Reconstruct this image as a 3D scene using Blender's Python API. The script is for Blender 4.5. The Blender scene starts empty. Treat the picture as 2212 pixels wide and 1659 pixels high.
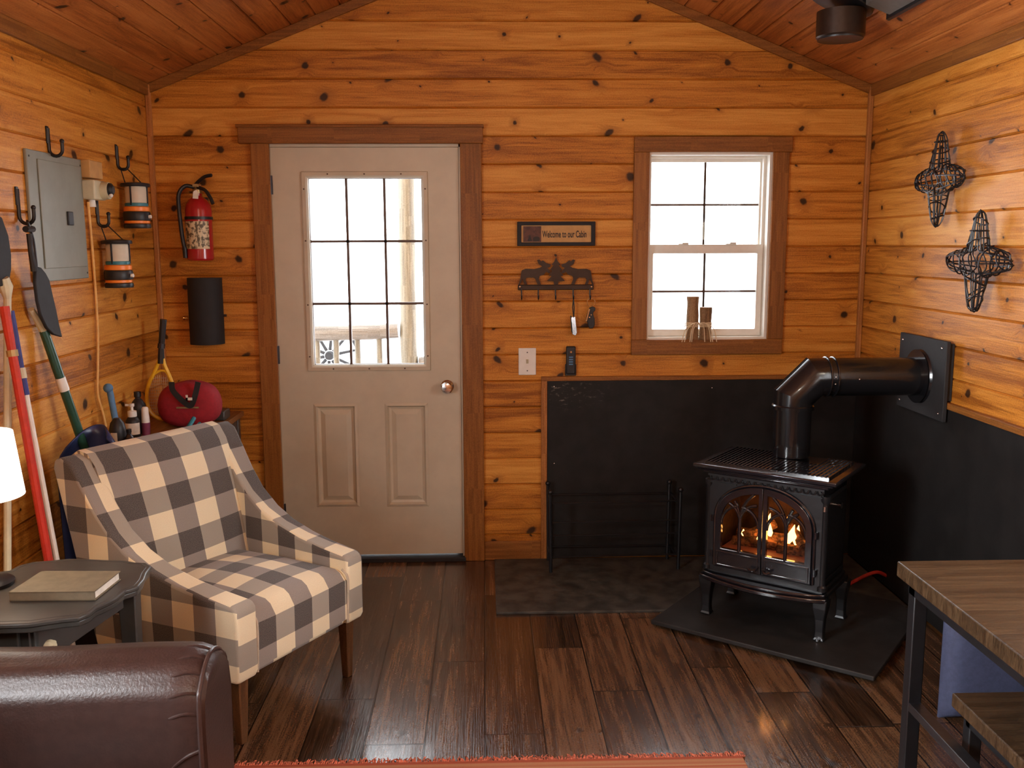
import bpy, math, random
from mathutils import Vector, Matrix
random.seed(7)
SC = bpy.context.scene
COL = SC.collection
PI = math.pi

# ------------------------------------------------------------------ camera
FPX, YAW, PITCH, ROLL = 2019.6, 0.0292, 0.1487, -0.0036
CAM = Vector((0.0, -4.663, 1.618))
W0, H0 = 2212.0, 1659.0
_cy, _sy, _cp, _sp = math.cos(YAW), math.sin(YAW), math.cos(PITCH), math.sin(PITCH)
FW = Vector((_sy*_cp, _cy*_cp, -_sp))
_r = Vector((_cy, -_sy, 0)); _u = _r.cross(FW)
RT = _r*math.cos(ROLL) + _u*math.sin(ROLL)
UP = _u*math.cos(ROLL) - _r*math.sin(ROLL)
cam_d = bpy.data.cameras.new('camera'); cam = bpy.data.objects.new('camera', cam_d); COL.objects.link(cam)
cam_d.sensor_width = 36; cam_d.lens = FPX/W0*36; cam_d.clip_start = .05
cam.matrix_world = Matrix.Translation(CAM) @ Matrix((RT, UP, -FW)).transposed().to_4x4()
SC.camera = cam

def at(x, y, ax, v):
    """the point seen at (x, y) of the photograph on the plane axis = v"""
    d = FW + RT*((x-W0/2)/FPX) + UP*((H0/2-y)/FPX)
    return CAM + d*((v-CAM[ax])/d[ax])
def bk(x, y, Y=0): return at(x, y, 1, Y)
XL, XR = -1.604, 1.900
def lf(x, y, o=0): return at(x, y, 0, XL+o)
def rt(x, y, o=0): return at(x, y, 0, XR-o)
def fl(x, y, z=0): return at(x, y, 2, z)

# ------------------------------------------------------------------ materials
def new_mat(name):
    m = bpy.data.materials.new(name); m.use_nodes = True
    nt = m.node_tree; b = nt.nodes['Principled BSDF']
    return m, nt, b
class NT:
    def __init__(s, nt): s.nt = nt
    def n(s, t, **k):
        nd = s.nt.nodes.new(t)
        for a, v in k.items(): setattr(nd, a, v)
        return nd
    def l(s, a, b): s.nt.links.new(a, b)
    def put(s, sock, v):
        if hasattr(v, 'is_output'): s.l(v, sock)
        else: sock.default_value = v
    def math(s, op, a, b=0.0, c=None, clamp=False):
        nd = s.n('ShaderNodeMath', operation=op, use_clamp=clamp)
        s.put(nd.inputs[0], a); s.put(nd.inputs[1], b)
        if c is not None: s.put(nd.inputs[2], c)
        return nd.outputs[0]
    def comb(s, x, y, z):
        nd = s.n('ShaderNodeCombineXYZ')
        for i, v in enumerate((x, y, z)): s.put(nd.inputs[i], v)
        return nd.outputs[0]
    def mix(s, f, a, b, mode='MIX'):
        nd = s.n('ShaderNodeMix', data_type='RGBA', blend_type=mode)
        s.put(nd.inputs[0], f)
        for sk, v in ((nd.inputs[6], a), (nd.inputs[7], b)):
            if hasattr(v, 'is_output'): s.l(v, sk)
            else: sk.default_value = (*v, 1)
        return nd.outputs[2]
    def ss(s, v, a, b):
        nd = s.n('ShaderNodeMapRange', interpolation_type='SMOOTHSTEP')
        s.put(nd.inputs[0], v); nd.inputs[1].default_value = a; nd.inputs[2].default_value = b
        return nd.outputs[0]
    def noise(s, vec, scale, detail=3, rough=.55, dist=0.0):
        nd = s.n('ShaderNodeTexNoise'); s.l(vec, nd.inputs['Vector'])
        nd.inputs['Scale'].default_value = scale; nd.inputs['Detail'].default_value = detail
        nd.inputs['Roughness'].default_value = rough; nd.inputs['Distortion'].default_value = dist
        return nd.outputs[0]
    def rand(s, v):
        nd = s.n('ShaderNodeTexWhiteNoise', noise_dimensions='1D'); s.l(v, nd.inputs['W']); return nd.outputs[0]

def plain(name, col, rough=.5, metal=0., var=.12, scale=30, bump=0., spec=.5, coat=0., emit=None, es=0.):
    m, nt, b = new_mat(name); k = NT(nt)
    tc = k.n('ShaderNodeTexCoord').outputs['Object']
    f = k.noise(tc, scale, 4, .6)
    lo = tuple(c*(1-var) for c in col); hi = tuple(min(1, c*(1+var)) for c in col)
    k.l(k.mix(k.ss(f, .3, .7), lo, hi), b.inputs['Base Color'])
    b.inputs['Roughness'].default_value = rough; b.inputs['Metallic'].default_value = metal
    b.inputs['Specular IOR Level'].default_value = spec; b.inputs['Coat Weight'].default_value = coat
    if bump:
        bp = k.n('ShaderNodeBump'); bp.inputs['Strength'].default_value = bump; bp.inputs['Distance'].default_value = .002
        k.l(k.noise(tc, scale*4, 3), bp.inputs['Height']); k.l(bp.outputs[0], b.inputs['Normal'])
    if emit:
        b.inputs['Emission Color'].default_value = (*emit, 1); b.inputs['Emission Strength'].default_value = es
    return m

def wood(name, along, across, bw, off, cols, knots=1.0, rough=.45, contrast=1.0, seed=0.0, joint=None, gap=0.0, coat=0., bump=.25, grain=1.0, spec=.3):
    """boards running along one object axis; each board its own tone, grain and knots"""
    m, nt, b = new_mat(name); k = NT(nt)
    tc = k.n('ShaderNodeTexCoord').outputs['Object']
    sp = k.n('ShaderNodeSeparateXYZ'); k.l(tc, sp.inputs[0])
    A, Cc = sp.outputs[along], sp.outputs[across]
    third = sp.outputs[3-along-across]
    u = k.math('DIVIDE', k.math('SUBTRACT', Cc, off), bw)
    idx = k.math('FLOOR', u)
    idx = k.math('ADD', idx, seed)
    r0 = k.rand(idx)
    a0 = A
    if joint:
        jj = k.math('DIVIDE', k.math('ADD', A, k.math('MULTIPLY', r0, 7.3)), joint)
        ji = k.math('FLOOR', jj)
        idx = k.math('ADD', idx, k.math('MULTIPLY', ji, 17.31))
    r1 = k.rand(idx); r2 = k.rand(k.math('ADD', idx, 91.7))
    a1 = k.math('ADD', A, k.math('MULTIPLY', r1, 23.0))
    # knots
    fr = k.math('SUBTRACT', u, k.math('FLOOR', u))
    va = k.math('DIVIDE', a1, .34)
    vor = k.n('ShaderNodeTexVoronoi', voronoi_dimensions='2D', feature='F1'); vor.inputs['Scale'].default_value = 1
    k.l(k.comb(va, k.math('ADD', u, seed*3.0), 0), vor.inputs['Vector'])
    ps = k.n('ShaderNodeSeparateXYZ'); k.l(vor.outputs['Position'], ps.inputs[0])
    cs = k.n('ShaderNodeSeparateColor'); k.l(vor.outputs['Color'], cs.inputs[0])
    da = k.math('MULTIPLY', k.math('SUBTRACT', va, ps.outputs[0]), .34)
    dc = k.math('MULTIPLY', k.math('SUBTRACT', k.math('ADD', u, seed*3.0), ps.outputs[1]), bw)
    tilt = k.math('MULTIPLY', k.math('SUBTRACT', cs.outputs[1], .5), 1.6)
    da = k.math('ADD', da, k.math('MULTIPLY', dc, tilt))
    wob = k.noise(tc, 60, 2)
    kd = k.math('SQRT', k.math('ADD', k.math('MULTIPLY', da, da), k.math('MULTIPLY', dc, dc)))
    kd = k.math('ADD', kd, k.math('MULTIPLY', k.math('SUBTRACT', wob, .5), .012))
    size = k.math('MULTIPLY_ADD', k.math('POWER', cs.outputs[0], 2.0), .017*knots, .003*knots)
    kn = k.math('SUBTRACT', 1.0, k.ss(k.math('DIVIDE', kd, size), .55, 1.15))
    halo = k.math('SUBTRACT', 1.0, k.ss(k.math('DIVIDE', kd, size), .8, 3.6))
    # grain bends round the knots
    cg = k.math('ADD', Cc, k.math('MULTIPLY', halo, k.math('MULTIPLY', dc, .8)))
    gv = k.comb(k.math('MULTIPLY', a1, 1.6), k.math('MULTIPLY', cg, 26), k.math('MULTIPLY', third, 10))
    g1 = k.noise(gv, 1.0, 5, .62, .8)
    gv2 = k.comb(k.math('MULTIPLY', a1, 6), k.math('MULTIPLY', cg, 160), k.math('MULTIPLY', third, 40))
    g2 = k.noise(gv2, 1.0, 3, .6)
    g3 = k.noise(tc, 170*grain, 3, .7)
    t = k.math('ADD', k.math('MULTIPLY', g1, .62*contrast), k.math('ADD', k.math('MULTIPLY', g2, .30*contrast), k.math('MULTIPLY', g3, .35*contrast)))
    t = k.math('ADD', t, k.math('MULTIPLY', k.math('SUBTRACT', r2, .5), .26))
    t = k.math('ADD', t, (1-contrast)*.63)
    cr = k.n('ShaderNodeValToRGB'); k.l(t, cr.inputs[0])
    el = cr.color_ramp.elements
    pos = (.42, .62, .86)
    el[0].position, el[1].position = pos[0], pos[2]
    el[0].color, el[1].color = (*cols[0], 1), (*cols[2], 1)
    e = el.new(pos[1]); e.color = (*cols[1], 1)
    c = cr.outputs[0]
    dk = cols[3]
    if knots:
        c = k.mix(k.math('MULTIPLY', halo, .45), c, cols[0])
        c = k.mix(k.math('MULTIPLY', kn, .93), c, dk)
    if gap:
        e1 = k.math('MINIMUM', fr, k.math('SUBTRACT', 1.0, fr))
        gm = k.math('SUBTRACT', 1.0, k.ss(k.math('MULTIPLY', e1, bw), gap*.4, gap))
        if joint:
            jf = k.math('SUBTRACT', jj, ji); e2 = k.math('MINIMUM', jf, k.math('SUBTRACT', 1.0, jf))
            gm = k.math('MAXIMUM', gm, k.math('SUBTRACT', 1.0, k.ss(k.math('MULTIPLY', e2, joint), gap*.4, gap)))
        c = k.mix(gm, c, tuple(x*.25 for x in cols[0]))
    k.l(c, b.inputs['Base Color'])
    b.inputs['Roughness'].default_value = rough; b.inputs['Specular IOR Level'].default_value = spec
    b.inputs['Coat Weight'].default_value = coat; b.inputs['Coat Roughness'].default_value = .12
    bp = k.n('ShaderNodeBump'); bp.inputs['Strength'].default_value = bump; bp.inputs['Distance'].default_value = .004
    h = k.math('ADD', g2, k.math('MULTIPLY', g1, .5))
    if gap: h = k.math('SUBTRACT', h, k.math('MULTIPLY', gm, 1.5))
    k.l(h, bp.inputs['Height']); k.l(bp.outputs[0], b.inputs['Normal'])
    return m

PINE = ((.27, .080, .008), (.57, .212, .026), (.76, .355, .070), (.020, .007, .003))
TRIMC = ((.19, .066, .012), (.33, .125, .026), (.43, .18, .045), (.05, .02, .008))
BW = .1335
def pine(name, al, ac, off, seed=0, cols=PINE, knots=1.3): return wood(name, al, ac, BW, off, cols, knots=knots, seed=seed, contrast=1.25)
M = {}
M['pine_back'] = pine('pine_back', 0, 2, 0, 3)
M['pine_side'] = pine('pine_side', 1, 2, 0, 20)
M['pine_side_r'] = pine('pine_side_r', 1, 2, 0, 44)
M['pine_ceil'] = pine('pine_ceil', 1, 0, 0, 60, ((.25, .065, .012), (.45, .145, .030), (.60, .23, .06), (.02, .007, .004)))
M['trim_v'] = wood('trim_vertical', 2, 0, 5, 0, TRIMC, knots=0)
M['trim_h'] = wood('trim_horizontal', 0, 2, 5, 0, TRIMC, knots=0)
M['trim_y'] = wood('trim_depth', 1, 2, 5, 0, TRIMC, knots=0)
HONEY = ((.30, .11, .026), (.50, .20, .055), (.62, .28, .09), (.05, .02, .008))
M['honey_v'] = wood('honey_trim', 2, 0, 5, 0, HONEY, knots=0)
M['floor'] = wood('dark_floor_planks', 1, 0, .198, -.009, ((.014, .007, .004), (.066, .031, .015), (.19, .098, .046), (.008, .004, .003)), knots=.6, rough=.24, contrast=1.45, joint=1.25, gap=.0035, coat=.45, bump=.5, spec=.55)
M['table_wood'] = wood('table_wood', 0, 1, .30, .05, ((.026, .014, .007), (.075, .043, .021), (.14, .084, .046), (.02, .01, .005)), knots=0, rough=.34, bump=.3, gap=.0)
M['walnut'] = wood('walnut_leg', 2, 0, 5, 0, ((.07, .03, .012), (.16, .07, .026), (.24, .11, .04), (.02, .01, .005)), knots=0, rough=.4)
M['oak_top'] = wood('shelf_wood', 1, 0, 5, 0, ((.16, .065, .02), (.32, .14, .05), (.45, .22, .09), (.03, .01, .005)), knots=0)
M['log'] = wood('peeled_log', 2, 0, 5, 0, ((.07, .055, .035), (.15, .125, .085), (.22, .19, .14), (.05, .03, .02)), knots=0)
M['log_h'] = wood('peeled_rail', 0, 2, 5, 0, ((.07, .055, .04), (.15, .125, .10), (.22, .19, .15), (.05, .03, .02)), knots=0)
M['birch'] = wood('bark', 2, 0, 5, 0, ((.10, .05, .02), (.34, .20, .10), (.55, .38, .22), (.03, .01, .005)), knots=0, rough=.8)
M['cut_wood'] = plain('cut_wood', (.42, .24, .11), .7)
M['door'] = plain('door_paint', (.60, .535, .41), .42, var=.05, scale=6)
M['black'] = plain('black_metal', (.012, .012, .014), .38, .3, spec=.6)
M['black_plastic'] = plain('black_plastic', (.014, .014, .016), .45)
M['black_matte'] = plain('matte_black', (.016, .015, .016), .75, bump=.2)
M['iron'] = plain('black_enamel', (.010, .010, .014), .16, .0, spec=.8, coat=.6)
M['iron_dull'] = plain('cast_iron', (.013, .013, .015), .36, .2, spec=.6)
M['pipe'] = plain('pipe_enamel', (.011, .011, .013), .22, .3, spec=.7, coat=.3)
M['vinyl'] = plain('white_vinyl', (.78, .74, .66), .4, var=.03)
M['white'] = plain('white_plastic', (.82, .80, .74), .4, var=.03)
M['cream'] = plain('cream_plastic', (.62, .56, .38), .5, var=.05)
M['muntin'] = plain('muntin', (.10, .055, .035), .5)  # pale muntins seen backlit: their shade is put into this dark colour
M['brass'] = plain('brass', (.75, .47, .16), .22, 1.)
M['channel'] = plain('grey_channel', (.10, .095, .085), .5)
M['steel'] = plain('steel', (.72, .72, .74), .2, 1.)
M['dark_steel'] = plain('dark_steel', (.10, .10, .11), .3, .9)
M['grey_paint'] = plain('grey_panel_paint', (.235, .235, .185), .45, var=.06, scale=12)
M['red'] = plain('extinguisher_red', (.42, .012, .016), .25, coat=.4, var=.05)
M['red_cloth'] = plain('red_cloth', (.33, .012, .022), .8, bump=.5, scale=60)
M['red_pole'] = plain('red_pole', (.50, .035, .022), .35)
M['blue_pole'] = plain('blue_grip', (.025, .03, .20), .5)
M['orange'] = plain('orange_band', (.95, .26, .03), .4, var=.03)
M['lantern_glass'] = plain('frosted_lantern', (.68, .60, .46), .5, var=.04)
M['green_shaft'] = plain('dark_green_shaft', (.02, .075, .048), .3)
M['blue_scoop'] = plain('blue_scoop', (.030, .045, .135), .32, var=.15, scale=8)
M['slate_blue'] = plain('blue_cover', (.09, .22, .40), .55)
M['teal'] = plain('teal_grip', (.03, .20, .26), .45)
M['purple'] = plain('purple_tube', (.26, .06, .13), .4)
M['yellow'] = plain('yellow_frame', (.95, .56, .035), .35)
M['cable'] = plain('yellow_cable', (.80, .46, .14), .5)
M['string'] = plain('racket_string', (.55, .45, .33), .6)
M['grey_paper'] = plain('book_cover', (.20, .17, .115), .6)
M['paper'] = plain('paper', (.85, .82, .72), .7)
M['charcoal'] = plain('charcoal_paint', (.055, .055, .052), .36, var=.15, scale=10)
M['leather'] = plain('brown_leather', (.040, .021, .018), .36, bump=.45, scale=38, spec=.5)
M['blue_cloth'] = plain('blue_cloth', (.055, .065, .125), .8, bump=.3, scale=60)
M['tile'] = plain('hearth_tile', (.050, .046, .038), .55, var=.5, scale=14, bump=.3)
M['tile_edge'] = plain('hearth_pad_stone', (.015, .0135, .0125), .6, var=.4, scale=10, bump=.3)
M['heat'] = plain('heat_shield', (.011, .0095, .009), .62, var=.25, scale=9, bump=.2, spec=.3)
def shield_mat():
    m, nt, b = new_mat('scuffed_heat_shield'); k = NT(nt); tc = k.n('ShaderNodeTexCoord').outputs['Object']; sp = k.n('ShaderNodeSeparateXYZ'); k.l(tc, sp.inputs[0])
    f = k.noise(tc, 9, 4, .6); c = k.mix(k.ss(f, .3, .7), (.008, .007, .0065), (.016, .0135, .0125))
    dx = k.math('MULTIPLY', k.math('SUBTRACT', sp.outputs[0], -.70), 2.2); dz = k.math('MULTIPLY', k.math('SUBTRACT', sp.outputs[2], .855), 6.0)
    near = k.math('SUBTRACT', 1.0, k.ss(k.math('SQRT', k.math('ADD', k.math('MULTIPLY', dx, dx), k.math('MULTIPLY', dz, dz))), .05, .62))
    sc = k.math('MULTIPLY', near, k.ss(k.noise(k.comb(k.math('MULTIPLY', sp.outputs[0], 22), 0, k.math('MULTIPLY', sp.outputs[2], 60)), 1, 4, .75), .55, .72))
    k.l(k.mix(k.math('MULTIPLY', sc, .6), c, (.42, .37, .30)), b.inputs['Base Color']); b.inputs['Roughness'].default_value = .62; b.inputs['Specular IOR Level'].default_value = .3
    return m
M['heat_scuffed'] = shield_mat()
M['snow'] = plain('snow', (.9, .92, .96), .8, var=.02, scale=2)
M['deck'] = plain('snowy_deck', (.8, .8, .82), .8, var=.1, scale=4)
M['bark'] = plain('tree_bark', (.25, .22, .18), .9)
M['sign_tan'] = plain('sign_board', (.55, .30, .10), .6, var=.1, scale=20)
M['sign_red'] = plain('sign_picture', (.10, .035, .022), .6, var=.4, scale=60)
M['bronze'] = plain('bronze_plate', (.045, .028, .020), .38, .6)
M['ink'] = plain('ink', (.02, .012, .008), .6)
M['raffia'] = plain('raffia', (.72, .56, .36), .8)
M['fringe'] = plain('rug_fringe', (.55, .16, .09), .9, var=.7, scale=90)
M['skin_gold'] = plain('aged_gold', (.45, .33, .16), .4, .7)

def label_mat():
    m, nt, b = new_mat('printed_label'); k = NT(nt)
    tc = k.n('ShaderNodeTexCoord').outputs['Object']
    sp = k.n('ShaderNodeSeparateXYZ'); k.l(tc, sp.inputs[0])
    n1 = k.noise(k.comb(k.math('MULTIPLY', sp.outputs[0], 60), 0, k.math('MULTIPLY', sp.outputs[2], 45)), 1, 2)
    k.l(k.mix(k.ss(n1, .42, .56), (.12, .09, .05), (.74, .62, .40)), b.inputs['Base Color']); b.inputs['Roughness'].default_value = .5
    return m
M['print'] = label_mat()

def plaid_mat():
    m, nt, b = new_mat('buffalo_check'); k = NT(nt)
    uv = k.n('ShaderNodeUVMap'); uv.uv_map = 'UVMap'
    sp = k.n('ShaderNodeSeparateXYZ'); k.l(uv.outputs[0], sp.inputs[0])
    S = .090
    def stripe(o):
        x = k.math('DIVIDE', o, 2*S)
        return k.math('GREATER_THAN', k.math('SUBTRACT', x, k.math('FLOOR', x)), .5)
    a, c = stripe(sp.outputs[0]), stripe(sp.outputs[1])
    light, taupe, olive, dark = (.88, .77, .53), (.275, .243, .222), (.345, .315, .265), (.054, .050, .054)
    r0 = k.mix(a, light, taupe); r1 = k.mix(a, olive, dark)
    col = k.mix(c, r0, r1)
    wv = k.noise(uv.outputs[0], 420, 2, .6)
    col = k.mix(k.math('MULTIPLY', k.ss(wv, .3, .75), .28), col, (.5, .42, .33))
    k.l(col, b.inputs['Base Color']); b.inputs['Roughness'].default_value = .9; b.inputs['Specular IOR Level'].default_value = .2
    b.inputs['Sheen Weight'].default_value = .15
    bp = k.n('ShaderNodeBump'); bp.inputs['Strength'].default_value = .35; bp.inputs['Distance'].default_value = .002
    k.l(wv, bp.inputs['Height']); k.l(bp.outputs[0], b.inputs['Normal'])
    return m
M['plaid'] = plaid_mat()
M['welt'] = plain('welt_piping', (.50, .42, .32), .9)

def glass_mat(name, tint=(1, 1, 1), rough=.02, refl=.6):
    m = bpy.data.materials.new(name); m.use_nodes = True; nt = m.node_tree; nt.nodes.clear(); k = NT(nt)
    o = k.n('ShaderNodeOutputMaterial'); t = k.n('ShaderNodeBsdfTransparent'); g = k.n('ShaderNodeBsdfGlossy')
    t.inputs[0].default_value = (*tint, 1); g.inputs['Roughness'].default_value = rough
    fr = k.n('ShaderNodeFresnel'); fr.inputs[0].default_value = 1.45
    mx = k.n('ShaderNodeMixShader'); k.l(k.math('MULTIPLY', fr.outputs[0], refl), mx.inputs[0])
    k.l(t.outputs[0], mx.inputs[1]); k.l(g.outputs[0], mx.inputs[2]); k.l(mx.outputs[0], o.inputs[0])
    return m
M['pane'] = glass_mat('window_pane')
M['stove_glass'] = glass_mat('stove_glass', (.82, .70, .58), .05, .5)

def emit_mat(name, col, s):
    m, nt, b = new_mat(name)
    b.inputs['Base Color'].default_value = (*col, 1); b.inputs['Emission Color'].default_value = (*col, 1)
    b.inputs['Emission Strength'].default_value = s; return m
M['flame'] = emit_mat('flame', (1, .55, .18), 9)
M['ember'] = emit_mat('ember', (.14, .035, .015), .35)
M['bulb'] = emit_mat('bulb', (1, .86, .66), 12)
M['shade'] = emit_mat('lamp_shade', (1, .95, .86), 1.6)
def fire_log_mat():
    m, nt, b = new_mat('gas_log'); k = NT(nt); tc = k.n('ShaderNodeTexCoord').outputs['Object']
    f = k.noise(tc, 45, 4, .7)
    k.l(k.mix(k.ss(f, .4, .65), (.05, .025, .015), (.34, .16, .07)), b.inputs['Base Color']); b.inputs['Roughness'].default_value = .9
    return m
M['gas_log'] = fire_log_mat()
M['firebrick'] = plain('firebox_lining', (.06, .028, .016), .8, var=.5, scale=25)

# ------------------------------------------------------------------ mesh helpers
class MB:
    def __init__(s): s.v = []; s.f = []; s.uv = {}
    def add(s, vs, fs, uvs=None):
        o = len(s.v); s.v += [Vector(p) for p in vs]
        for i, f in enumerate(fs):
            if uvs: s.uv[len(s.f)] = [uvs[j] for j in f]
            s.f.append([o+j for j in f])
        return s
    def box(s, a, b):
        x0, y0, z0 = (min(a[i], b[i]) for i in range(3)); x1, y1, z1 = (max(a[i], b[i]) for i in range(3))
        return s.add([(x0, y0, z0), (x1, y0, z0), (x1, y1, z0), (x0, y1, z0), (x0, y0, z1), (x1, y0, z1), (x1, y1, z1), (x0, y1, z1)],
                     [(0, 3, 2, 1), (4, 5, 6, 7), (0, 1, 5, 4), (1, 2, 6, 5), (2, 3, 7, 6), (3, 0, 4, 7)])
    def hexa(s, lo, hi):
        """lo, hi: four corners each (counter-clockwise from above)"""
        return s.add(list(lo)+list(hi), [(0, 3, 2, 1), (4, 5, 6, 7), (0, 1, 5, 4), (1, 2, 6, 5), (2, 3, 7, 6), (3, 0, 4, 7)])
    def tube(s, path, r, n=8, closed=False, cap=True, mitre=False):
        path = [Vector(p) for p in path]; m = len(path)
        rs = r if isinstance(r, (list, tuple)) else [r]*m
        up = None; rings = []
        for i, p in enumerate(path):
            if closed: t = path[(i+1) % m]-path[i-1]
            else: t = path[min(i+1, m-1)]-path[max(i-1, 0)]
            if t.length < 1e-9: t = Vector((0, 0, 1))
            t.normalize()
            if up is None:
                up = Vector((0, 0, 1)) if abs(t.z) < .9 else Vector((1, 0, 0))
            a = up - t*up.dot(t)
            if a.length < 1e-6: a = t.orthogonal()
            a.normalize(); up = a; b = t.cross(a)
            rg = [(a*math.cos(2*PI*j/n) + b*math.sin(2*PI*j/n))*rs[i] for j in range(n)]
            if mitre and 0 < i < m-1:
                d0 = (p-path[i-1]).normalized(); t2 = (d0+(path[i+1]-p).normalized()).normalized(); c_ = d0.dot(t2)
                q_ = d0-t2*c_
                if q_.length > 1e-6:
                    q_.normalize(); rg = [(o-t2*o.dot(t2))+q_*(o.dot(q_)*(1/c_-1)) for o in rg]
            rings.append([p+o for o in rg])
        vs = [q for rg in rings for q in rg]; fs = []
        for i in range(m if closed else m-1):
            i2 = (i+1) % m
            for j in range(n):
                fs.append((i*n+j, i*n+(j+1) % n, i2*n+(j+1) % n, i2*n+j))
        if cap and not closed:
            fs.append(tuple(reversed(range(n)))); fs.append(tuple((m-1)*n+j for j in range(n)))
        return s.add(vs, fs)
    def lathe(s, prof, c=(0, 0, 0), n=24, axis=2, cap=True):
        """prof: (radius, height) pairs from bottom to top, round an axis through c"""
        vs = []; c = Vector(c)
        for r, h in prof:
            for j in range(n):
                x, y = r*math.cos(2*PI*j/n), r*math.sin(2*PI*j/n)
                vs.append(c+(Vector((x, y, h)) if axis == 2 else Vector((h, x, y)) if axis == 0 else Vector((y, h, x))))
        fs = []
        for i in range(len(prof)-1):
            for j in range(n): fs.append((i*n+j, i*n+(j+1) % n, (i+1)*n+(j+1) % n, (i+1)*n+j))
        if cap:
            fs.append(tuple(reversed(range(n)))); fs.append(tuple((len(prof)-1)*n+j for j in range(n)))
        return s.add(vs, fs)
    def prism(s, pts, d, flip=False):
        """planar polygon (3-D points) swept by the vector d"""
        pts = [Vector(p) for p in pts]; d = Vector(d); n = len(pts)
        vs = pts+[p+d for p in pts]
        fs = [tuple(reversed(range(n))), tuple(range(n, 2*n))]+[(i, (i+1) % n, n+(i+1) % n, n+i) for i in range(n)]
        return s.add(vs, fs)
    def ring(s, outer, inner, d):
        """band between two closed outlines of equal count, swept by d"""
        n = len(outer); d = Vector(d)
        vs = [Vector(p) for p in outer]+[Vector(p) for p in inner]; vs += [p+d for p in vs]
        fs = []
        for i in range(n):
            k = (i+1) % n
            fs += [(i, k, n+k, n+i), (2*n+i, 3*n+i, 3*n+k, 2*n+k), (i, 2*n+i, 2*n+k, k), (n+i, n+k, 3*n+k, 3*n+i)]
        return s.add(vs, fs)
    def grid(s, fn, nu, nv, uvf=None, closed_u=False):
        vs = [fn(i/nu, j/nv) for j in range(nv+1) for i in range(nu+1)]
        w = nu+1
        fs = [(j*w+i, j*w+i+1, (j+1)*w+i+1, (j+1)*w+i) for j in range(nv) for i in range(nu)]
        uvs = [uvf(i/nu, j/nv) for j in range(nv+1) for i in range(nu+1)] if uvf else None
        return s.add(vs, fs, uvs)
    def sphere(s, c, r, n=14, sc=(1, 1, 1)):
        c = Vector(c); vs = []
        for i in range(n+1):
            th = PI*i/n
            for j in range(2*n):
                ph = PI*j/n
                vs.append(c+Vector((r*sc[0]*math.sin(th)*math.cos(ph), r*sc[1]*math.sin(th)*math.sin(ph), -r*sc[2]*math.cos(th))))
        fs = []
        for i in range(n):
            for j in range(2*n): fs.append((i*2*n+j, i*2*n+(j+1) % (2*n), (i+1)*2*n+(j+1) % (2*n), (i+1)*2*n+j))
        return s.add(vs, fs)

def uv_box(me, f):
    uvl = me.uv_layers.new(name='UVMap')
    for p in me.polygons:
        for li in p.loop_indices:
            uvl.data[li].uv = f(me.vertices[me.loops[li].vertex_index].co, p.normal)

def fix_normals(me):
    import bmesh
    b = bmesh.new(); b.from_mesh(me)
    bmesh.ops.remove_doubles(b, verts=b.verts, dist=1e-6)
    bmesh.ops.recalc_face_normals(b, faces=b.faces)
    b.to_mesh(me); b.free()

def obj(name, mb, mat, parent=None, bevel=0, smooth=35, world=False, uv=None, origin=None, subsurf=0, keep=False, segs=2):
    me = bpy.data.meshes.new(name)
    vs = list(mb.v)
    if parent is None and not keep and origin is None:
        xs = [v.x for v in vs]; ys = [v.y for v in vs]; zs = [v.z for v in vs]
        origin = Vector(((min(xs)+max(xs))/2, (min(ys)+max(ys))/2, min(zs)))
    sub = Vector((0, 0, 0))
    if parent is None and not keep: sub = Vector(origin)
    elif world and parent is not None: sub = wloc(parent)
    me.from_pydata([v-sub for v in vs], [], mb.f)
    if mb.uv:
        l = me.uv_layers.new(name='UVMap')
        for p in me.polygons:
            if p.index in mb.uv:
                for li, t in zip(p.loop_indices, mb.uv[p.index]): l.data[li].uv = t
    fix_normals(me)
    if uv: uv_box(me, uv)
    me.materials.append(M[mat] if isinstance(mat, str) else mat)
    if smooth:
        me.shade_smooth(); me.set_sharp_from_angle(angle=math.radians(smooth))
    o = bpy.data.objects.new(name, me); COL.objects.link(o)
    if parent is not None: o.parent = parent
    elif not keep: o.location = sub
    if bevel:
        b = o.modifiers.new('bevel', 'BEVEL'); b.width = bevel; b.segments = segs; b.limit_method = 'ANGLE'; b.angle_limit = math.radians(40)
    if subsurf:
        b = o.modifiers.new('sub', 'SUBSURF'); b.levels = b.render_levels = subsurf
    return o
def wloc(o):
    p = Vector((0, 0, 0))
    while o is not None: p = p+o.location; o = o.parent
    return p
def tag(o, label, cat, group=None, kind=None):
    o['label'] = label; o['category'] = cat
    if group: o['group'] = group
    if kind: o['kind'] = kind
    return o
def thing(name, label, cat, loc=(0, 0, 0), rz=0, group=None):
    o = bpy.data.objects.new(name, None); COL.objects.link(o); o.empty_display_size = .05
    o.location = loc; o.rotation_euler = (0, 0, rz)
    return tag(o, label, cat, group)
def struct(name, mb, mat, parent=None, **k):
    o = obj(name, mb, mat, parent, **k)
    if parent is None: o['kind'] = 'structure'
    return o
def copy_tree(o, parent=None):
    c = o.copy(); COL.objects.link(c)
    if parent: c.parent = parent
    for ch in list(o.children): copy_tree(ch, c)
    return c
def arc(c, r, a0, a1, n, ax=(1, 0, 0), ay=(0, 0, 1)):
    c = Vector(c); ax = Vector(ax); ay = Vector(ay)
    return [c+ax*(r*math.cos(a0+(a1-a0)*i/n))+ay*(r*math.sin(a0+(a1-a0)*i/n)) for i in range(n+1)]
def smooth_path(pts, n=6):
    """Catmull-Rom through the points"""
    P = [Vector(p) for p in pts]; P = [P[0]*2-P[1]]+P+[P[-1]*2-P[-2]]; out = []
    for i in range(1, len(P)-2):
        for j in range(n):
            t = j/n; a, b, c, d = P[i-1:i+3]
            out.append(.5*((2*b)+(c-a)*t+(2*a-5*b+4*c-d)*t*t+(3*b-a-3*c+d)*t**3))
    out.append(P[-2]); return out
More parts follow.
